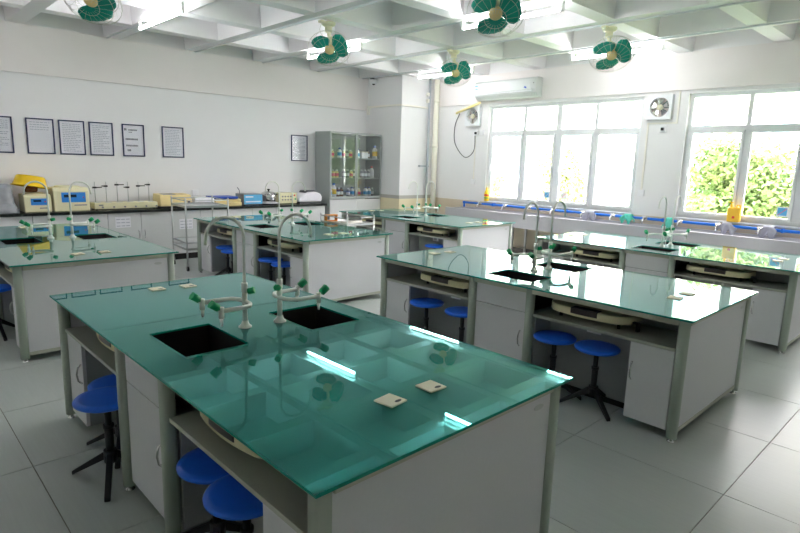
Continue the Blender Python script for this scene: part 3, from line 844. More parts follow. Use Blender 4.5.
# ------------------------------------------------------------------ glass-fronted cabinet
gx0, gx1, gy0, gy1, gh = 6.50, 7.835, 9.15, Y1 - 0.047, 2.235
gw, gd = gx1 - gx0, gy1 - gy0
r = thing('glass_cabinet', 'tall grey cabinet with glazed upper doors full of reagent bottles', 'cabinet', (gx0, gy0, 0))
part('side_panel', M_CABGREY, r, 0, 0.02, 0, 0.025, gd, gh); part('side_panel', M_CABGREY, r, gw - 0.025, 0.02, 0, gw, gd, gh)
part('top_panel', M_CABGREY, r, 0.025, 0.02, gh - 0.03, gw - 0.025, gd, gh)
part('back_panel', M_CABGREY, r, 0.025, gd - 0.012, 0.06, gw - 0.025, gd, gh - 0.03)
part('kick_board', M_CABGREY, r, 0.025, 0.04, 0, gw - 0.025, 0.06, 0.06)
gsh = [0.955, 1.335, 1.735]
for z in gsh: part('shelf', M_CABGREY, r, 0.025, 0.045, z - 0.02, gw - 0.025, gd - 0.012, z)
for k in (0, 1):
    a, b = 0.004 + k * (gw - 0.004) / 2, (k + 1) * gw / 2 - 0.004
    part('lower_door', M_CAB, r, a, 0, 0.065, b, 0.0195, 0.90, bevel=0.002)
    z0, z1, sw = 0.915, gh - 0.004, 0.05
    d = MB().box(a, 0, z0, b, 0.0195, z0 + sw).box(a, 0, z1 - sw * 0.7, b, 0.0195, z1).box(a, 0, z0 + sw, a + sw * 0.6, 0.0195, z1 - sw * 0.7).box(b - sw * 0.6, 0, z0 + sw, b, 0.0195, z1 - sw * 0.7).build('glass_door', M_CABGREY, r, 0.002)
    part('pane', M_CABGLASS, d, a + sw * 0.6, 0.008, z0 + sw, b - sw * 0.6, 0.012, z1 - sw * 0.7)
    hx = gw / 2 + (-0.02 if k == 0 else 0.02)
    MB().cyl((hx, -0.018, 1.0), (hx, -0.018, 1.1), 0.006, 8).box(hx - 0.004, -0.018, 1.005, hx + 0.004, 0.0, 1.012).box(hx - 0.004, -0.018, 1.088, hx + 0.004, 0.0, 1.095).build('handle', M_STEEL, d)
# bottles
def make_bottle(rb, hb, body, capm, labm):
    o = thing('bottle', '', 'bottle')
    MB().lathe([(0, 0), (rb, 0), (rb, hb * 0.68), (rb * 0.45, hb * 0.82), (rb * 0.42, hb * 0.86), (0, hb * 0.86)], n=14).build('body', body, o)
    MB().lathe([(rb * 0.5, hb * 0.85), (rb * 0.5, hb), (0, hb)], n=12).build('cap', capm, o)
    MB().lathe([(rb * 1.01, hb * 0.2), (rb * 1.01, hb * 0.55)], n=14).build('bottle_label', labm, o)
    return o
KINDS = [('white', make_bottle(0.045, 0.19, M_WHITEP, M_BLUELID, M_SKYP), 'blue cap'), ('clear', make_bottle(0.04, 0.17, M_GREYP, M_WHITEP, M_PAPER), 'white cap'), ('white', make_bottle(0.05, 0.24, M_WHITEP, M_RED, M_PAPER), 'red cap'),
         ('amber', make_bottle(0.045, 0.18, M_BROWN, M_BLACK, M_PAPER), 'black cap'), ('white', make_bottle(0.055, 0.27, M_WHITEP, M_PIPEBLUE, M_YELLOW), 'tall with blue cap'), ('cream', make_bottle(0.042, 0.16, M_YBEIGE, M_WHITEP, M_PINK), 'pink label')]
usedk = set()
SH_N = {0: 'bottom', 1: 'middle', 2: 'top'}
rows_ = {0: [0, 4, 3, 3, 1, 0, 0, 5, 0, 0, 1], 1: [0, 5, 5, 1, 1, 5, 1, 1, 1, 1, 2], 2: [3, 5, 0, 5, 1, 5, 0, None, None, 3, 4]}
for si, row in rows_.items():
    for i, k in enumerate(row):
        if k is None: continue
        col, proto, cap = KINDS[k]
        o = proto if k not in usedk else copy_tree(proto)
        usedk.add(k)
        x = gx0 + 0.085 + i * 0.1165
        o.location = (x, gy0 + 0.12 + 0.03 * ((i * 5 + si) % 4), gsh[si] + 0.0003)
        pos = ['first', 'second', 'third', 'fourth', 'fifth', 'sixth', 'seventh', 'eighth', 'ninth', 'tenth', 'last'][i]
        tag(o, '%s reagent bottle, %s, %s from the left on the cabinet %s shelf' % (col, cap, pos, SH_N[si]) if pos != 'last' else '%s reagent bottle, %s, rightmost on the cabinet %s shelf' % (col, cap, SH_N[si]), 'bottle', 'reagent bottles in the glass cabinet')
bx = thing('carton', 'white flat carton on the top shelf of the glass cabinet', 'box', (gx0 + 0.985, gy0 + 0.2, gsh[2] + 0.0003))
MB().box(-0.085, -0.08, 0, 0.085, 0.08, 0.12).build('box_body', M_WHITEP, bx, 0.003)
MB().box(-0.088, -0.083, 0.12, 0.088, 0.083, 0.14).build('lid', M_CREAM, bx, 0.003)

# ------------------------------------------------------------------ steel trolleys
def make_trolley(label, loc, rz, lx, ly, h):
    r = thing('steel_trolley', label, 'trolley', loc, rz, 'steel trolleys')
    for sx in (-1, 1):
        for sy in (-1, 1):
            x, y = sx * lx / 2, sy * ly / 2
            MB().cyl((x, y, 0.11), (x, y, h), 0.0125, 10).lathe([(0.0125, h), (0.009, h + 0.01), (0, h + 0.013)], (x, y, 0), 10).build('upright', M_STEEL, r)
            c = MB().box(x - 0.012, y - 0.02, 0.075, x + 0.012, y + 0.02, 0.11).box(x - 0.016, y - 0.01, 0.03, x - 0.012, y + 0.01, 0.08).box(x + 0.012, y - 0.01, 0.03, x + 0.016, y + 0.01, 0.08).build('caster', M_STEEL, r)
            MB().cyl((x - 0.011, y, 0.038), (x + 0.011, y, 0.038), 0.038, 16).build('wheel', M_BLACK, c)
    for z in (0.32, h - 0.12):
        MB().box(-lx / 2 + 0.012, -ly / 2 + 0.012, z, lx / 2 - 0.012, ly / 2 - 0.012, z + 0.006).box(-lx / 2, -ly / 2 - 0.01, z - 0.01, lx / 2, -ly / 2 + 0.012, z + 0.02).box(-lx / 2, ly / 2 - 0.012, z - 0.01, lx / 2, ly / 2 + 0.01, z + 0.02).box(-lx / 2 - 0.01, -ly / 2, z - 0.01, -lx / 2 + 0.012, ly / 2, z + 0.02).box(lx / 2 - 0.012, -ly / 2, z - 0.01, lx / 2 + 0.01, ly / 2, z + 0.02).build('tray', M_STEEL, r)
        zr = z + 0.095
        for sy in (-1, 1): MB().cyl((-lx / 2, sy * ly / 2, zr), (lx / 2, sy * ly / 2, zr), 0.007, 8).build('guard_rail', M_STEEL, r)
        for sx in (-1, 1): MB().cyl((sx * lx / 2, -ly / 2, zr), (sx * lx / 2, ly / 2, zr), 0.007, 8).build('guard_rail', M_STEEL, r)
    return r
make_trolley('steel trolley standing in front of the base cabinets behind the middle back bench', (3.49, 8.40, 0), R(-5.5), 0.63, 0.66, 1.06)
make_trolley('steel trolley between the two back benches, with rods on it', (4.86, 6.52, 0), 0, 0.48, 0.62, 0.905)
for i, (dx, dy, dz, ang) in enumerate(((0.0, -0.10, 0, 0.2), (0.03, -0.04, 0, 0.05), (-0.02, -0.18, 0, 0.35))):
    a = ang
    o = MB().cyl((-0.2 * math.cos(a), -0.2 * math.sin(a), 0.011), (0.2 * math.cos(a), 0.2 * math.sin(a), 0.011), 0.011, 10).build('glass_rod', M_ROD, None, loc=(4.86 + dx, 6.50 + dy, 0.7915 + 0.0002))
    tag(o, ['white rod lying on the trolley between the benches, middle of three', 'white rod lying on the trolley between the benches, farthest of three', 'white rod lying on the trolley between the benches, nearest of three'][i], 'rod', 'white rods on the trolley')
r = thing('wooden_rack', 'small orange wooden rack standing on the trolley between the back benches', 'rack', (4.74, 6.75, 0.7915))
MB().box(-0.1, -0.03, 0, 0.1, 0.03, 0.012).box(-0.1, -0.03, 0.012, -0.088, 0.03, 0.095).box(0.088, -0.03, 0.012, 0.1, 0.03, 0.095).build('stand', M_WOOD, r)
MB().box(-0.1, -0.034, 0.08, 0.1, 0.034, 0.098).build('top_board', M_WOOD, r)

# ------------------------------------------------------------------ trough sink under the windows
ta, tb = -1.6, 7.75
TX0 = 8.36
r = thing('trough_sink', 'long steel trough sink on legs below the windows', 'sink', (0, 0, 0))
MB().box(TX0, ta, 0.56, TX0 + 0.012, tb, 0.80).box(TX0, ta, 0.80, TX0 + 0.045, tb, 0.815).box(X1 - 0.05, ta, 0.56, X1 - 0.038, tb, 0.80).box(TX0 + 0.012, ta, 0.56, X1 - 0.05, tb, 0.575).box(TX0 + 0.012, ta, 0.575, X1 - 0.05, ta + 0.012, 0.80).box(TX0 + 0.012, tb - 0.012, 0.575, X1 - 0.05, tb, 0.80).build('basin', M_TROUGH, r)
MB().box(X1 - 0.05, ta, 0.80, X1 - 0.0125, tb, 0.815).build('back_ledge', M_TROUGH, r)
for y in (-1.4, 0.2, 1.7, 3.2, 4.7, 6.1, 7.55):
    for x in (TX0 + 0.03, X1 - 0.08):
        MB().box(x - 0.018, y - 0.018, 0, x + 0.018, y + 0.018, 0.56).build('leg', M_STEEL, r, 0.002)
    MB().box(TX0 + 0.048, y - 0.012, 0.14, X1 - 0.098, y + 0.012, 0.165).build('brace', M_STEEL, r)
# pipe
r = thing('water_pipe', 'blue water pipe along the wall above the trough sink', 'pipe', (0, 0, 0))
PXX, PZ = X1 - 0.085, 0.905
MB().cyl((PXX, ta, PZ), (PXX, 7.62, PZ), 0.021, 14).build('run', M_PIPEBLUE, r)
MB().cyl((PXX, 7.62, PZ), (PXX, 7.66, PZ), 0.027, 14).cyl((PXX, 7.64, PZ), (PXX, 7.64, 0.815), 0.02, 12).build('end_elbow', M_PIPEBLUE, r)
for y in (7.21, 6.60, 6.05, 5.54, 4.94, 4.41, 3.875, 3.34, 2.80, 2.26, 1.7, 1.1, 0.5):
    t_ = MB().cyl((PXX - 0.02, y, PZ - 0.004), (PXX - 0.11, y, PZ - 0.01), 0.012, 10).cyl((PXX - 0.10, y, PZ - 0.004), (PXX - 0.115, y, PZ - 0.075), 0.010, 10).cyl((PXX, y - 0.04, PZ), (PXX, y + 0.04, PZ), 0.026, 12).build('cock', M_CHROME, r)
    MB().cyl((PXX - 0.065, y, PZ + 0.0), (PXX - 0.065, y, PZ + 0.035), 0.007, 8).box(PXX - 0.073, y - 0.03, PZ + 0.034, PXX - 0.057, y + 0.03, PZ + 0.044).build('lever', M_WHITEP, t_)
# pipe brackets
for y in (6.9, 5.3, 3.6, 2.0, 0.4):
    MB().box(PXX - 0.028, y - 0.012, PZ - 0.028, X1 - 0.0125, y + 0.012, PZ + 0.028).build('bracket', M_PIPEBLUE, r)

# cloths hung over the pipe
def cloth(name, m_, y, w, front, back, label, cat, seed, group):
    random.seed(seed)
    mb_ = MB(); n, mseg = 12, 14
    top = PZ + 0.034
    thick = 0.005
    prof = []
    for j in range(mseg + 1):
        t = j / mseg
        if t < 0.42: prof.append((PXX - 0.036, top - front * (1 - t / 0.42)))
        elif t > 0.62: prof.append((PXX + 0.032, top - back * (t - 0.62) / 0.38))
        else:
            a = PI * (t - 0.42) / 0.2
            prof.append((PXX - 0.002 - 0.034 * math.cos(a), top + 0.012 * math.sin(a)))
    grid = {}
    for side in (0, 1):
        for i in range(n + 1):
            for j, (x, z) in enumerate(prof):
                s_ = i / n - 0.5
                hang = max(0.0, (top - z) / max(front, back))
                fl = (0.016 + 0.014 * math.sin(i * 1.35 + seed) + 0.008 * math.sin(i * 2.7)) * min(1, hang * 1.5)
                yy = y + s_ * w * (0.62 + 0.62 * min(1, hang * 1.3)) + 0.018 * math.sin(seed + j) * hang
                zz = z + hang * (0.045 * math.sin(i * 1.15 + seed * 2) - 0.02 + 0.05 * abs(s_))
                grid[side, i, j] = len(mb_.v)
                off = (-thick if side else 0)
                mb_.v.append((x - (abs(fl) + 0.003 if j < 6 else 0) + (off if j < 7 else -off * 0.4), yy, zz + (thick if side and 5 < j < 10 else 0)))
    for i in range(n):
        for j in range(mseg):
            q = [grid[0, i, j], grid[0, i, j + 1], grid[0, i + 1, j + 1], grid[0, i + 1, j]]; mb_.face(q, True)
            q = [grid[1, i, j], grid[1, i + 1, j], grid[1, i + 1, j + 1], grid[1, i, j + 1]]; mb_.face(q, True)
    for j in range(mseg):
        mb_.face((grid[0, 0, j], grid[1, 0, j], grid[1, 0, j + 1], grid[0, 0, j + 1])); mb_.face((grid[0, n, j], grid[0, n, j + 1], grid[1, n, j + 1], grid[1, n, j]))
    for i in range(n):
        mb_.face((grid[0, i, 0], grid[0, i + 1, 0], grid[1, i + 1, 0], grid[1, i, 0])); mb_.face((grid[0, i, mseg], grid[1, i, mseg], grid[1, i + 1, mseg], grid[0, i + 1, mseg]))
    return tag(mb_.build(name, m_), label, cat, group)
cloth('rag', M_RAG, 4.82, 0.25, 0.13, 0.05, 'grey rag hung over the blue pipe below the left window', 'rag', 1, 'rags on the blue pipe')
cloth('rag', M_RAG, 2.68, 0.20, 0.12, 0.05, 'grey rag hung over the blue pipe beside the amber bottle', 'rag', 4, 'rags on the blue pipe')
cloth('rag', M_RAG, 2.16, 0.21, 0.13, 0.05, 'grey rag hung over the blue pipe below the blue sticker with the pink bar', 'rag', 7, 'rags on the blue pipe')
cloth('dish_cloth', M_SPONGE, 4.15, 0.20, 0.10, 0.05, 'teal cloth hung over the blue pipe between the windows', 'cloth', 3, 'teal cloths on the blue pipe')
cloth('dish_cloth', M_SPONGE, 3.49, 0.15, 0.15, 0.05, 'teal cloth on the blue pipe at the left corner of the right window', 'cloth', 5, 'teal cloths on the blue pipe')
# bottles on the sill
r = thing('detergent_bottle', 'yellow and red detergent bottle at the left end of the window ledge', 'bottle', (X1 - 0.035, 7.11, 0.9655))
MB().lathe([(0, 0), (0.045, 0), (0.048, 0.01), (0.048, 0.16), (0.03, 0.21), (0.018, 0.225), (0, 0.225)], n=18).build('body', M_YELLOW, r)
MB().lathe([(0.019, 0.224), (0.019, 0.265), (0, 0.27)], n=12).build('cap', M_ORANGEY, r)
MB().lathe([(0.0486, 0.05), (0.0486, 0.07)], n=18).build('green_band', M_GREEN, r)
MB().lathe([(0.0486, 0.10), (0.0486, 0.135)], n=18).build('red_band', M_RED, r)
r = thing('soap_bottle', 'large amber-yellow hand soap pump bottle on the right window ledge', 'bottle', (X1 - 0.035, 2.63, 0.9655))
MB().box(-0.04, -0.085, 0, 0.04, 0.085, 0.21).build('body', M_ORANGEY, r, 0.02, 4)
MB().cyl((0, 0.05, 0.205), (0, 0.05, 0.25), 0.018, 12).cyl((0, 0.05, 0.25), (0, 0.05, 0.275), 0.008, 8).box(-0.012, 0.03, 0.272, 0.012, 0.095, 0.287).build('pump', M_YELLOW, r)
MB().tube([(0, -0.02, 0.20), (0, -0.025, 0.24), (0, -0.06, 0.245), (0, -0.075, 0.20)], 0.011, 8).build('carry_handle', M_ORANGEY, r)
part('red_mark', M_RED, r, -0.0412, -0.02, 0.05, -0.0398, 0.015, 0.085)
# stickers on the panes
def sticker(y, z, w, label, m_, bar):
    o = thing('sticker', label, 'sticker', (X1 + 0.0735, y, z), 0, 'stickers on the window panes')
    part('backing', M_WHITEP, o, -0.001, -w / 2, -w / 2, 0, w / 2, w / 2)
    part('field', m_, o, -0.0016, -w * 0.4, -w * 0.36, -0.001, w * 0.4, w * 0.4)
    MB().prism([(0.36 * w, -0.30 * w), (0.36 * w, -0.38 * w), (-0.36 * w, 0.30 * w), (-0.36 * w, 0.38 * w)][::-1], -0.0022, -0.0016, 'x').build('bar', bar, o)
    return o
sticker(5.80, 1.16, 0.12, 'blue square sticker in the corner of the second left pane', M_SKYP, M_WHITEP)
sticker(5.45, 1.17, 0.12, 'pink striped sticker beside the centre mullion of the left window', M_WHITEP, M_PINK)
sticker(2.07, 1.15, 0.14, 'blue sticker with a pink diagonal bar on the right window pane', M_SKYP, M_PINK)

# ------------------------------------------------------------------ air conditioner and extractor fans
r = thing('air_conditioner', 'white wall-mounted split air conditioner above the left window', 'air conditioner', (X1 - 0.05, 5.98, 2.905))
W_ = 1.40
prof = [(-0.02, 0.0), (0.0, 0.0), (0.0, 0.34), (-0.16, 0.34), (-0.195, 0.31), (-0.205, 0.14), (-0.19, 0.07), (-0.13, 0.015)]
MB().prism([(a, b) for a, b in prof], 0, W_, 'y').build('casing', M_ACW, r, 0.008, 3)
fpn = MB().hexa([(-0.208, 0.12, 0.125), (-0.200, 0.12, 0.125), (-0.200, W_ - 0.05, 0.125), (-0.208, W_ - 0.05, 0.125), (-0.201, 0.12, 0.30), (-0.19, 0.12, 0.30), (-0.19, W_ - 0.05, 0.30), (-0.201, W_ - 0.05, 0.30)]).build('front_grille', M_ACW, r, 0.003)
MB().hexa([(-0.207, 0.10, 0.095), (-0.195, 0.10, 0.095), (-0.195, W_ - 0.04, 0.095), (-0.207, W_ - 0.04, 0.095), (-0.209, 0.10, 0.115), (-0.197, 0.10, 0.115), (-0.197, W_ - 0.04, 0.115), (-0.209, W_ - 0.04, 0.115)]).build('outlet_louvre', M_FRAME, r)
MB().prism([(0.20, 0.145), (0.26, 0.16), (0.24, 0.19), (0.20, 0.17)], -0.2115, -0.2065, 'x').build('logo', M_BLUELID, r)
part('sticker_mark', M_SKYP, r, -0.209, W_ - 0.09, 0.255, -0.2, W_ - 0.02, 0.27); part('sticker_mark', M_SKYP, r, -0.209, W_ - 0.085, 0.20, -0.2, W_ - 0.03, 0.215)
part('indicator', M_DGREYP, r, -0.2, 0.05, 0.12, -0.188, 0.07, 0.24)
def extractor(y, z, s, label):
    r = thing('extractor_fan', label, 'extractor fan', (X1, y, z), 0, 'extractor fans beside the windows')
    hs = s / 2; rr = s * 0.40; n = 32
    mb_ = MB(); d0, d1 = -0.075, -0.001
    # square plate with round opening
    ring_o, ring_i, ring_b = [], [], []
    for k in range(n):
        th = 2 * PI * k / n; c, sn = math.cos(th), math.sin(th); f = hs / max(abs(c), abs(sn))
        ring_o.append(len(mb_.v)); mb_.v.append((d0, f * c, f * sn))
    for k in range(n):
        th = 2 * PI * k / n; ring_i.append(len(mb_.v)); mb_.v.append((d0, rr * math.cos(th), rr * math.sin(th)))
    for k in range(n):
        th = 2 * PI * k / n; ring_b.append(len(mb_.v)); mb_.v.append((d1 - 0.006, rr * math.cos(th), rr * math.sin(th)))
    ring_w = []
    for k in range(n):
        th = 2 * PI * k / n; c, sn = math.cos(th), math.sin(th); f = hs / max(abs(c), abs(sn)); ring_w.append(len(mb_.v)); mb_.v.append((d1, f * c, f * sn))
    for k in range(n):
        j = (k + 1) % n
        mb_.face((ring_o[k], ring_i[k], ring_i[j], ring_o[j])); mb_.face((ring_i[k], ring_b[k], ring_b[j], ring_i[j]), True); mb_.face((ring_o[k], ring_o[j], ring_w[j], ring_w[k]))
    mb_.face(ring_w)
    mb_.build('housing', M_FRAME, r)
    MB().lathe([(0, d1 - 0.005), (rr, d1 - 0.005)], n=n, axis='x').build('back_shutter', M_SHUTTER, r)
    for k in range(5):
        a = 2 * PI * k / 5 + 0.3
        pts = []
        for (ra, da) in ((0.05, -0.5), (rr * 0.96, -0.42), (rr * 0.96, 0.42), (0.05, 0.5)):
            pts.append((ra * math.cos(a + da), ra * math.sin(a + da), -0.05 if da < 0 else -0.028))
        bl = MB(); b0 = len(bl.v)
        for (yy, zz, xx) in pts: bl.v.append((xx, yy, zz))
        for (yy, zz, xx) in pts: bl.v.append((xx - 0.003, yy, zz))
        for q in ((0, 1, 2, 3), (7, 6, 5, 4), (0, 4, 5, 1), (1, 5, 6, 2), (2, 6, 7, 3), (3, 7, 4, 0)): bl.face(q)
        bl.build('blade', M_CHROME, r)
    MB().lathe([(0.045, -0.02), (0.045, -0.06), (0.035, -0.07), (0, -0.073)][::-1], n=18, axis='x').build('hub', M_FANCREAM, r)
    MB().cyl((-0.078, -rr, 0), (-0.078, rr, 0), 0.004, 6).cyl((-0.078, 0, -rr), (-0.078, 0, rr), 0.004, 6).build('guard_bar', M_WIRE, r)
    return r
extractor(7.56, 2.63, 0.37, 'square extractor fan with chrome blades at the left of the windows, under a hose')
extractor(3.85, 2.625, 0.37, 'square extractor fan with chrome blades on the pier between the windows')
def wire(name, m_, path, rad, label, cat):
    return tag(MB().tube(path, rad, 8).build(name, m_), label, cat)
def arc_path(pts, n=8):
    out = []
    P = [Vector(p) for p in pts]
    for i in range(len(P) - 1):
        p0, p1, p2, p3 = P[max(i - 1, 0)], P[i], P[i + 1], P[min(i + 2, len(P) - 1)]
        for k in range(n):
            t = k / n
            out.append(0.5 * ((2 * p1) + (p2 - p0) * t + (2 * p0 - 5 * p1 + 4 * p2 - p3) * t * t + (3 * p1 - p0 - 3 * p2 + p3) * t ** 3))
    out.append(P[-1]); return out
wire('drain_hose', M_HOSE, [(X1 - 0.13, 7.32, 2.873), (X1 - 0.115, 7.60, 2.80), (X1 - 0.10, 7.95, 2.70)], 0.026, 'yellow air conditioner hose slanting down over the left extractor fan', 'hose')
wire('power_cable', M_CABLE, arc_path([(X1 - 0.02, 7.93, 2.70), (X1 - 0.015, 8.05, 2.45), (X1 - 0.012, 8.03, 2.1), (X1 - 0.012, 7.75, 1.82), (X1 - 0.012, 7.52, 1.95), (X1 - 0.02, 7.50, 2.27)]), 0.008, 'dark cable looping on the wall below the left extractor fan', 'cable')
def socket(y, z, label, plug):
    r = thing('wall_socket', label, 'socket', (X1, y, z))
    MB().box(-0.03, -0.05, -0.05, -0.0005, 0.05, 0.05).build('plate', M_WHITEP, r, 0.005)
    if plug: MB().box(-0.06, -0.02, -0.025, -0.03, 0.02, 0.02).build('plug', M_BLACK, r, 0.004)
    return r
socket(7.47, 2.30, 'white wall socket below the left extractor fan', True)
socket(7.33, 2.31, 'cream switch box just right of the socket below the left extractor fan', False)
socket(3.78, 2.30, 'white wall socket with black plug below the extractor fan between the windows', True)
socket(4.02, 1.30, 'small switch at the foot of the trunking between the windows', False)
socket(7.50, 1.33, 'small switch low on the wall left of the left window', False)
tag(MB().box(X1 - 0.014, 4.01, 1.35, X1 - 0.0005, 4.035, 2.39).box(X1 - 0.014, 3.60, 2.375, X1 - 0.0005, 4.035, 2.40).box(X1 - 0.014, 3.575, 2.375, X1 - 0.0005, 3.60, 2.855).build('trunking', M_TRUNK), 'cream cable trunking around the extractor fan between the windows', 'trunking')
tag(MB().box(X1 - 0.014, 7.485, 1.385, X1 - 0.0005, 7.505, 2.245).build('trunking', M_TRUNK), 'thin cream trunking running down left of the left window', 'trunking')
tag(MB().box(PX - 0.03, PY - 0.03, 2.80, PX - 0.0005, Y1 - 0.05, 2.835).box(PX - 0.03, PY - 0.03, 2.80, X1 - 0.28, PY - 0.0005, 2.835).box(PX - 0.045, Y1 - 0.12, 2.66, PX - 0.0005, Y1 - 0.05, 2.84).build('trunking', M_TRUNK), 'cream trunking wrapped round the pillar', 'trunking')
tag(MB().cyl((X1 - 0.09, 3.62, 0), (X1 - 0.09, 3.62, 0.01), 0.01, 6).build('pipe_stub', M_GPIPE), 'short pipe stub on the floor under the trough', 'pipe') if False else None
# pipes by the pillar
r = thing('drain_pipe', 'thick cream drain pipe standing in the corner beside the pillar', 'pipe', (8.78, 8.50, 0))
MB().cyl((0, 0, 0), (0, 0, ZB), 0.058, 18).build('pipe', M_DRAIN, r)
for z in (0.4, 2.0, 2.95): MB().cyl((0, 0, z), (0, 0, z + 0.07), 0.064, 18).build('collar', M_DRAIN, r)
r = thing('riser_pipe', 'thin grey riser pipe left of the cream drain pipe', 'pipe', (8.62, 8.555, 0))
MB().cyl((0, 0, 0), (0, 0, ZB), 0.024, 12).build('pipe', M_GPIPE, r)
MB().box(-0.24, -0.022, 1.60, 0.03, 0.03, 1.625).build('clamp_bar', M_GPIPE, r)
for z in (2.92, 3.05): MB().box(-0.07, -0.02, z, -0.02, 0.03, z + 0.07).build('bracket', M_TRUNK, r)
# dome camera
r = thing('dome_camera', 'small white dome camera under the ceiling by the pillar', 'camera', (7.80, 9.40, 3.40))
MB().box(-0.02, 0.02, -0.06, 0.03, 0.10, -0.0005).build('mount', M_GREYP, r)
MB().lathe([(0.0, -0.155), (0.045, -0.145), (0.078, -0.115), (0.088, -0.08), (0.085, -0.045), (0.0, -0.04)], (-0.01, 0, 0), 24).build('housing', M_WHITEP, r)
MB().lathe([(0.0, -0.025), (0.022, -0.018), (0.034, 0.0), (0.0, 0.002)], (-0.045, -0.045, -0.135), 16).build('lens', M_BLACK, r)

# ------------------------------------------------------------------ fluorescent lamps
def make_lamp():
    r = thing('tube_lamp', '', 'lamp')
    MB().box(-0.011, -0.70, 0.082, 0.011, 0.70, 0.102).build('batten', M_TUBECAP, r, 0.003)
    MB().cyl((0, -0.655, 0), (0, 0.655, 0), 0.019, 10).build('tube', M_TUBE, r)
    for s in (-1, 1):
        MB().box(-0.013, s * 0.675 - 0.02, -0.025, 0.013, s * 0.675 + 0.02, 0.0815).build('end_cap', M_TUBECAP, r, 0.003)
    for y in (-0.5, 0.5): MB().cyl((0, y, 0.101), (0, y, 0.112), 0.005, 6).build('hanger', M_GREYP, r)
    return r
lamp0 = make_lamp()
LX = [('nearest the windows', 7.79), ('in the middle', 5.24), ('towards the left', 2.62), ('added unseen beyond the left edge', 0.04)]  # last column is out of view, added to brighten left-facing doors and walls
LYs = [('the near row', 4.13), ('the far row', 7.40)]
first = True
for ry, y in LYs:
    for rx, x in LX:
        if x < 1 and y < 5: continue
        o = lamp0 if first else copy_tree(lamp0); first = False
        o.location = (x, y, ZB - 0.113)
        tag(o, 'white fluorescent tube lamp on the ceiling, %s of %s' % (rx, ry), 'lamp', 'fluorescent tube lamps')
# conduits on the ribs
for x, lab in ((7.69, 'thin ceiling conduit over the lamps nearest the windows'), (6.545, 'thin ceiling conduit over the fans nearest the windows'), (5.33, 'thin ceiling conduit over the middle lamps'), (4.06, 'thin ceiling conduit over the middle fans'), (2.70, 'thin ceiling conduit over the left lamps')):
    o = MB().cyl((x, Y0, ZB - 0.0115), (x, Y1 - 0.05, ZB - 0.0115), 0.011, 8).build('conduit', M_CONDUIT)
    tag(o, lab, 'conduit', 'conduits on the ceiling ribs')

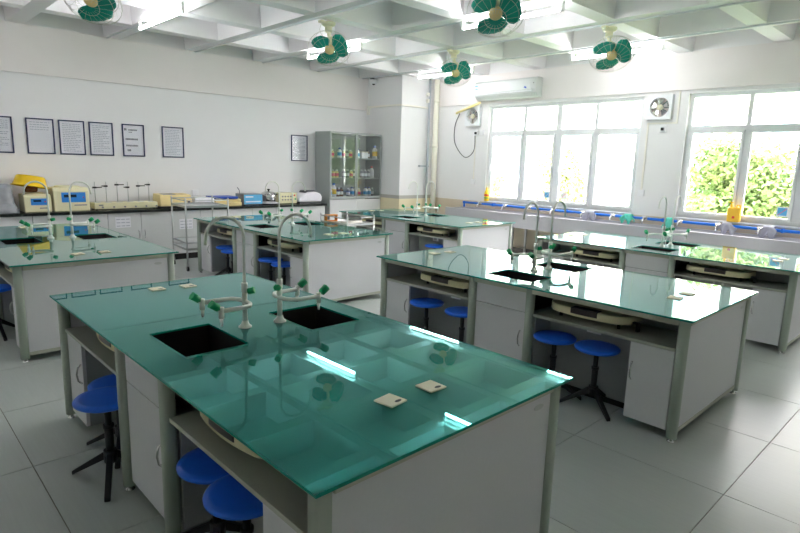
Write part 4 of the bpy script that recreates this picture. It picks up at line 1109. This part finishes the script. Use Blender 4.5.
# ------------------------------------------------------------------ orbit fans
FAN_A0 = 0.35
def make_fan():
    r = thing('ceiling_fan', '', 'fan')
    MB().lathe([(0.085, 0), (0.09, -0.012), (0.08, -0.035), (0.055, -0.05), (0, -0.05)][::-1], n=24).build('mount', M_FANCREAM, r)
    MB().box(-0.16, -0.03, -0.03, -0.07, 0.03, -0.0005).build('junction_box', M_FANCREAM, r, 0.004)
    MB().cyl((0, 0, -0.045), (0, 0, -0.115), 0.045, 18).cyl((0, 0, -0.11), (0, -0.02, -0.20), 0.024, 12).build('arm', M_FANCREAM, r)
    # head frame: axis tilted down and outwards
    ax = Vector((-0.55, -0.43, -0.80)).normalized()
    org = Vector((0, -0.03, -0.21))
    q = ax.to_track_quat('Z', 'Y').to_matrix().to_4x4()
    Mh = Matrix.Translation(org) @ q
    MB().lathe([(0, -0.02), (0.05, -0.015), (0.068, 0.02), (0.068, 0.10), (0.05, 0.13), (0, 0.132)], n=20).xf(Mh).build('motor', M_FANCREAM, r)
    MB().cyl((0, 0, 0.13), (0, 0, 0.19), 0.012, 10).xf(Mh).build('shaft', M_CHROME, r)
    for k in range(3):
        a0 = 2 * PI * k / 3 + FAN_A0
        mb_ = MB(); nr, na = 5, 9
        gi = {}
        for s in (0, 1):
            for i in range(nr + 1):
                for j in range(na + 1):
                    t, u = i / nr, j / na - 0.5
                    rad = 0.045 + 0.185 * t
                    wd = 1.45 * (0.55 + 0.75 * math.sin(PI * min(1, t * 0.72 + 0.12)))
                    if i == nr: wd *= 0.82
                    an = a0 + u * wd
                    z = 0.165 - 0.085 * u * (0.4 + 0.6 * t) + 0.004 * math.cos(j * PI) + s * 0.004
                    gi[s, i, j] = len(mb_.v); mb_.v.append((rad * math.cos(an), rad * math.sin(an), z))
        for i in range(nr):
            for j in range(na):
                mb_.face((gi[0, i, j], gi[0, i, j + 1], gi[0, i + 1, j + 1], gi[0, i + 1, j]), True)
                mb_.face((gi[1, i, j], gi[1, i + 1, j], gi[1, i + 1, j + 1], gi[1, i, j + 1]), True)
        for j in range(na):
            mb_.face((gi[0, 0, j], gi[1, 0, j], gi[1, 0, j + 1], gi[0, 0, j + 1])); mb_.face((gi[0, nr, j], gi[0, nr, j + 1], gi[1, nr, j + 1], gi[1, nr, j]))
        for i in range(nr):
            mb_.face((gi[0, i, 0], gi[0, i + 1, 0], gi[1, i + 1, 0], gi[1, i, 0])); mb_.face((gi[0, i, na], gi[1, i, na], gi[1, i + 1, na], gi[0, i + 1, na]))
        mb_.xf(Mh).build('blade', M_FANTEAL, r)
    MB().lathe([(0.055, 0.15), (0.062, 0.17), (0.06, 0.20), (0.04, 0.215), (0, 0.219)], n=20).xf(Mh).build('hub_cap', M_YBEIGE, r)
    g_ = MB()
    for rad, z in ((0.262, 0.16), (0.262, 0.175), (0.21, 0.09), (0.21, 0.235), (0.10, 0.265)):
        pts = [(rad * math.cos(2 * PI * i / 28), rad * math.sin(2 * PI * i / 28), z) for i in range(29)]
        g_.tube(pts, 0.0022, 5)
    for k in range(20):
        a = 2 * PI * k / 20
        pr = [(0.07, 0.05), (0.21, 0.09), (0.262, 0.165), (0.21, 0.235), (0.06, 0.27)]
        g_.tube([(rr * math.cos(a), rr * math.sin(a), z) for rr, z in pr], 0.0013, 4)
    g_.xf(Mh).build('wire_guard', M_WIRE, r)
    MB().tube(arc_path([(-0.12, 0, -0.03), (-0.17, -0.01, -0.12), (-0.12, -0.02, -0.19), (-0.03, -0.03, -0.2)], 6), 0.004, 6).build('cord', M_WIRE, r)
    return r
fan0 = make_fan()
FANS = [(6.64, 3.64, 0.0, 'teal-bladed caged ceiling fan nearest the windows in the near row'), (6.56, 6.10, 0.15, 'teal-bladed caged ceiling fan nearest the windows in the far row'), (4.24, 6.16, 0.2, 'teal-bladed caged ceiling fan in the middle of the far row'),
        (4.20, 3.54, 0.0, 'teal-bladed caged ceiling fan in the middle of the near row, cut by the top edge'), (1.52, 6.05, 0.1, 'teal-bladed caged ceiling fan at the top left, cut by the picture edge')]
for i, (x, y, rz, lab) in enumerate(FANS):
    o = fan0 if i == 0 else copy_tree(fan0)
    o.location = (x, y, ZB - 0.029); o.rotation_euler = (0, 0, rz)
    tag(o, lab, 'fan', 'ceiling fans')

# ------------------------------------------------------------------ outside: ground, trees, a pale building
GZ = -3.6
struct(part('ground', M_GROUND, None, X1 + T + 0.05, -40, GZ - 0.2, 60, 45, GZ))
def tree(x, y, h, rad, m_, label, seed, n=20000):
    random.seed(seed)
    r = thing('tree', label, 'tree', (x, y, GZ), 0, 'trees outside the windows')
    tk = MB().cyl((0, 0, 0), (0.1, 0, h * 0.55), 0.16, 10, 0.09)
    for k in range(6):
        a = k * 1.05 + seed; tk.cyl((0.07, 0, h * (0.35 + 0.03 * k)), (rad * 0.6 * math.cos(a), rad * 0.6 * math.sin(a), h * (0.62 + 0.04 * k)), 0.06, 6, 0.02)
    tk.build('trunk', M_BARK, r)
    blobs = []
    for k in range(20):
        a, t = random.uniform(0, 2 * PI), random.random()
        rr = rad * 0.62 * math.sqrt(random.random()) * (1 - 0.55 * t)
        blobs.append((rr * math.cos(a), rr * math.sin(a), h * (0.42 + 0.48 * t), rad * random.uniform(0.32, 0.5)))
    fo = MB()
    for i in range(n):
        bx_, by_, bz_, br_ = random.choice(blobs)
        d = Vector((random.gauss(0, 1), random.gauss(0, 1), random.gauss(0, 1))).normalized()
        c = Vector((bx_, by_, bz_)) + d * br_ * (random.random() ** 0.35)
        nrm = (d + Vector((random.gauss(0, .5), random.gauss(0, .5), random.gauss(0, .5) + .3))).normalized()
        a = nrm.orthogonal().normalized(); a = (Matrix.Rotation(random.uniform(0, 6.28), 3, nrm) @ a); b = nrm.cross(a)
        s1, s2 = random.uniform(0.05, 0.085), random.uniform(0.025, 0.042)
        fo.quad(c - a * s1, c - b * s2, c + a * s1, c + b * s2)
    fo.build('foliage', m_, r)
TREES = [(13.0, 3.75, 6.3, 2.0, M_LEAFB, 'bushy green tree outside, left part of the right window', 1), (13.2, 0.75, 6.9, 2.1, M_LEAFC, 'deep green tree outside, right part of the right window', 2), (16.0, 2.2, 7.0, 1.9, M_LEAFB, 'green tree farther back between two nearer trees, seen in the right window', 9), (17.5, 6.9, 5.0, 1.7, M_LEAFB, 'low green tree outside, rightmost pane of the left window', 4), (18.5, 11.2, 6.2, 1.9, M_LEAFGLARE, 'pale yellow-green tree outside, middle panes of the left window', 5), (19.0, 15.4, 6.0, 1.8, M_LEAFGLARE, 'pale yellow-green tree outside, leftmost pane of the left window', 6)]
for t_ in TREES: tree(*t_)
bld = thing('building', 'pale apartment building with window rows far outside', 'building', (34, 0, GZ))
part('wall', M_BLDG, bld, 0, -14, 0, 8, 42, 16)
for fl in range(5):
    part('floor_band', M_BLDG, bld, -0.25, -14, 2.9 + fl * 3.1, -0.001, 42, 3.15 + fl * 3.1)
    for k in range(14):
        y = -12 + k * 3.9
        w_ = part('window', M_FRAME, bld, -0.10, y, 1.0 + fl * 3.1, -0.001, y + 1.8, 2.5 + fl * 3.1)
        part('pane', M_BLDGWIN, w_, -0.13, y + 0.08, 1.08 + fl * 3.1, -0.1005, y + 0.86, 2.42 + fl * 3.1); part('pane', M_BLDGWIN, w_, -0.13, y + 0.94, 1.08 + fl * 3.1, -0.1005, y + 1.72, 2.42 + fl * 3.1)
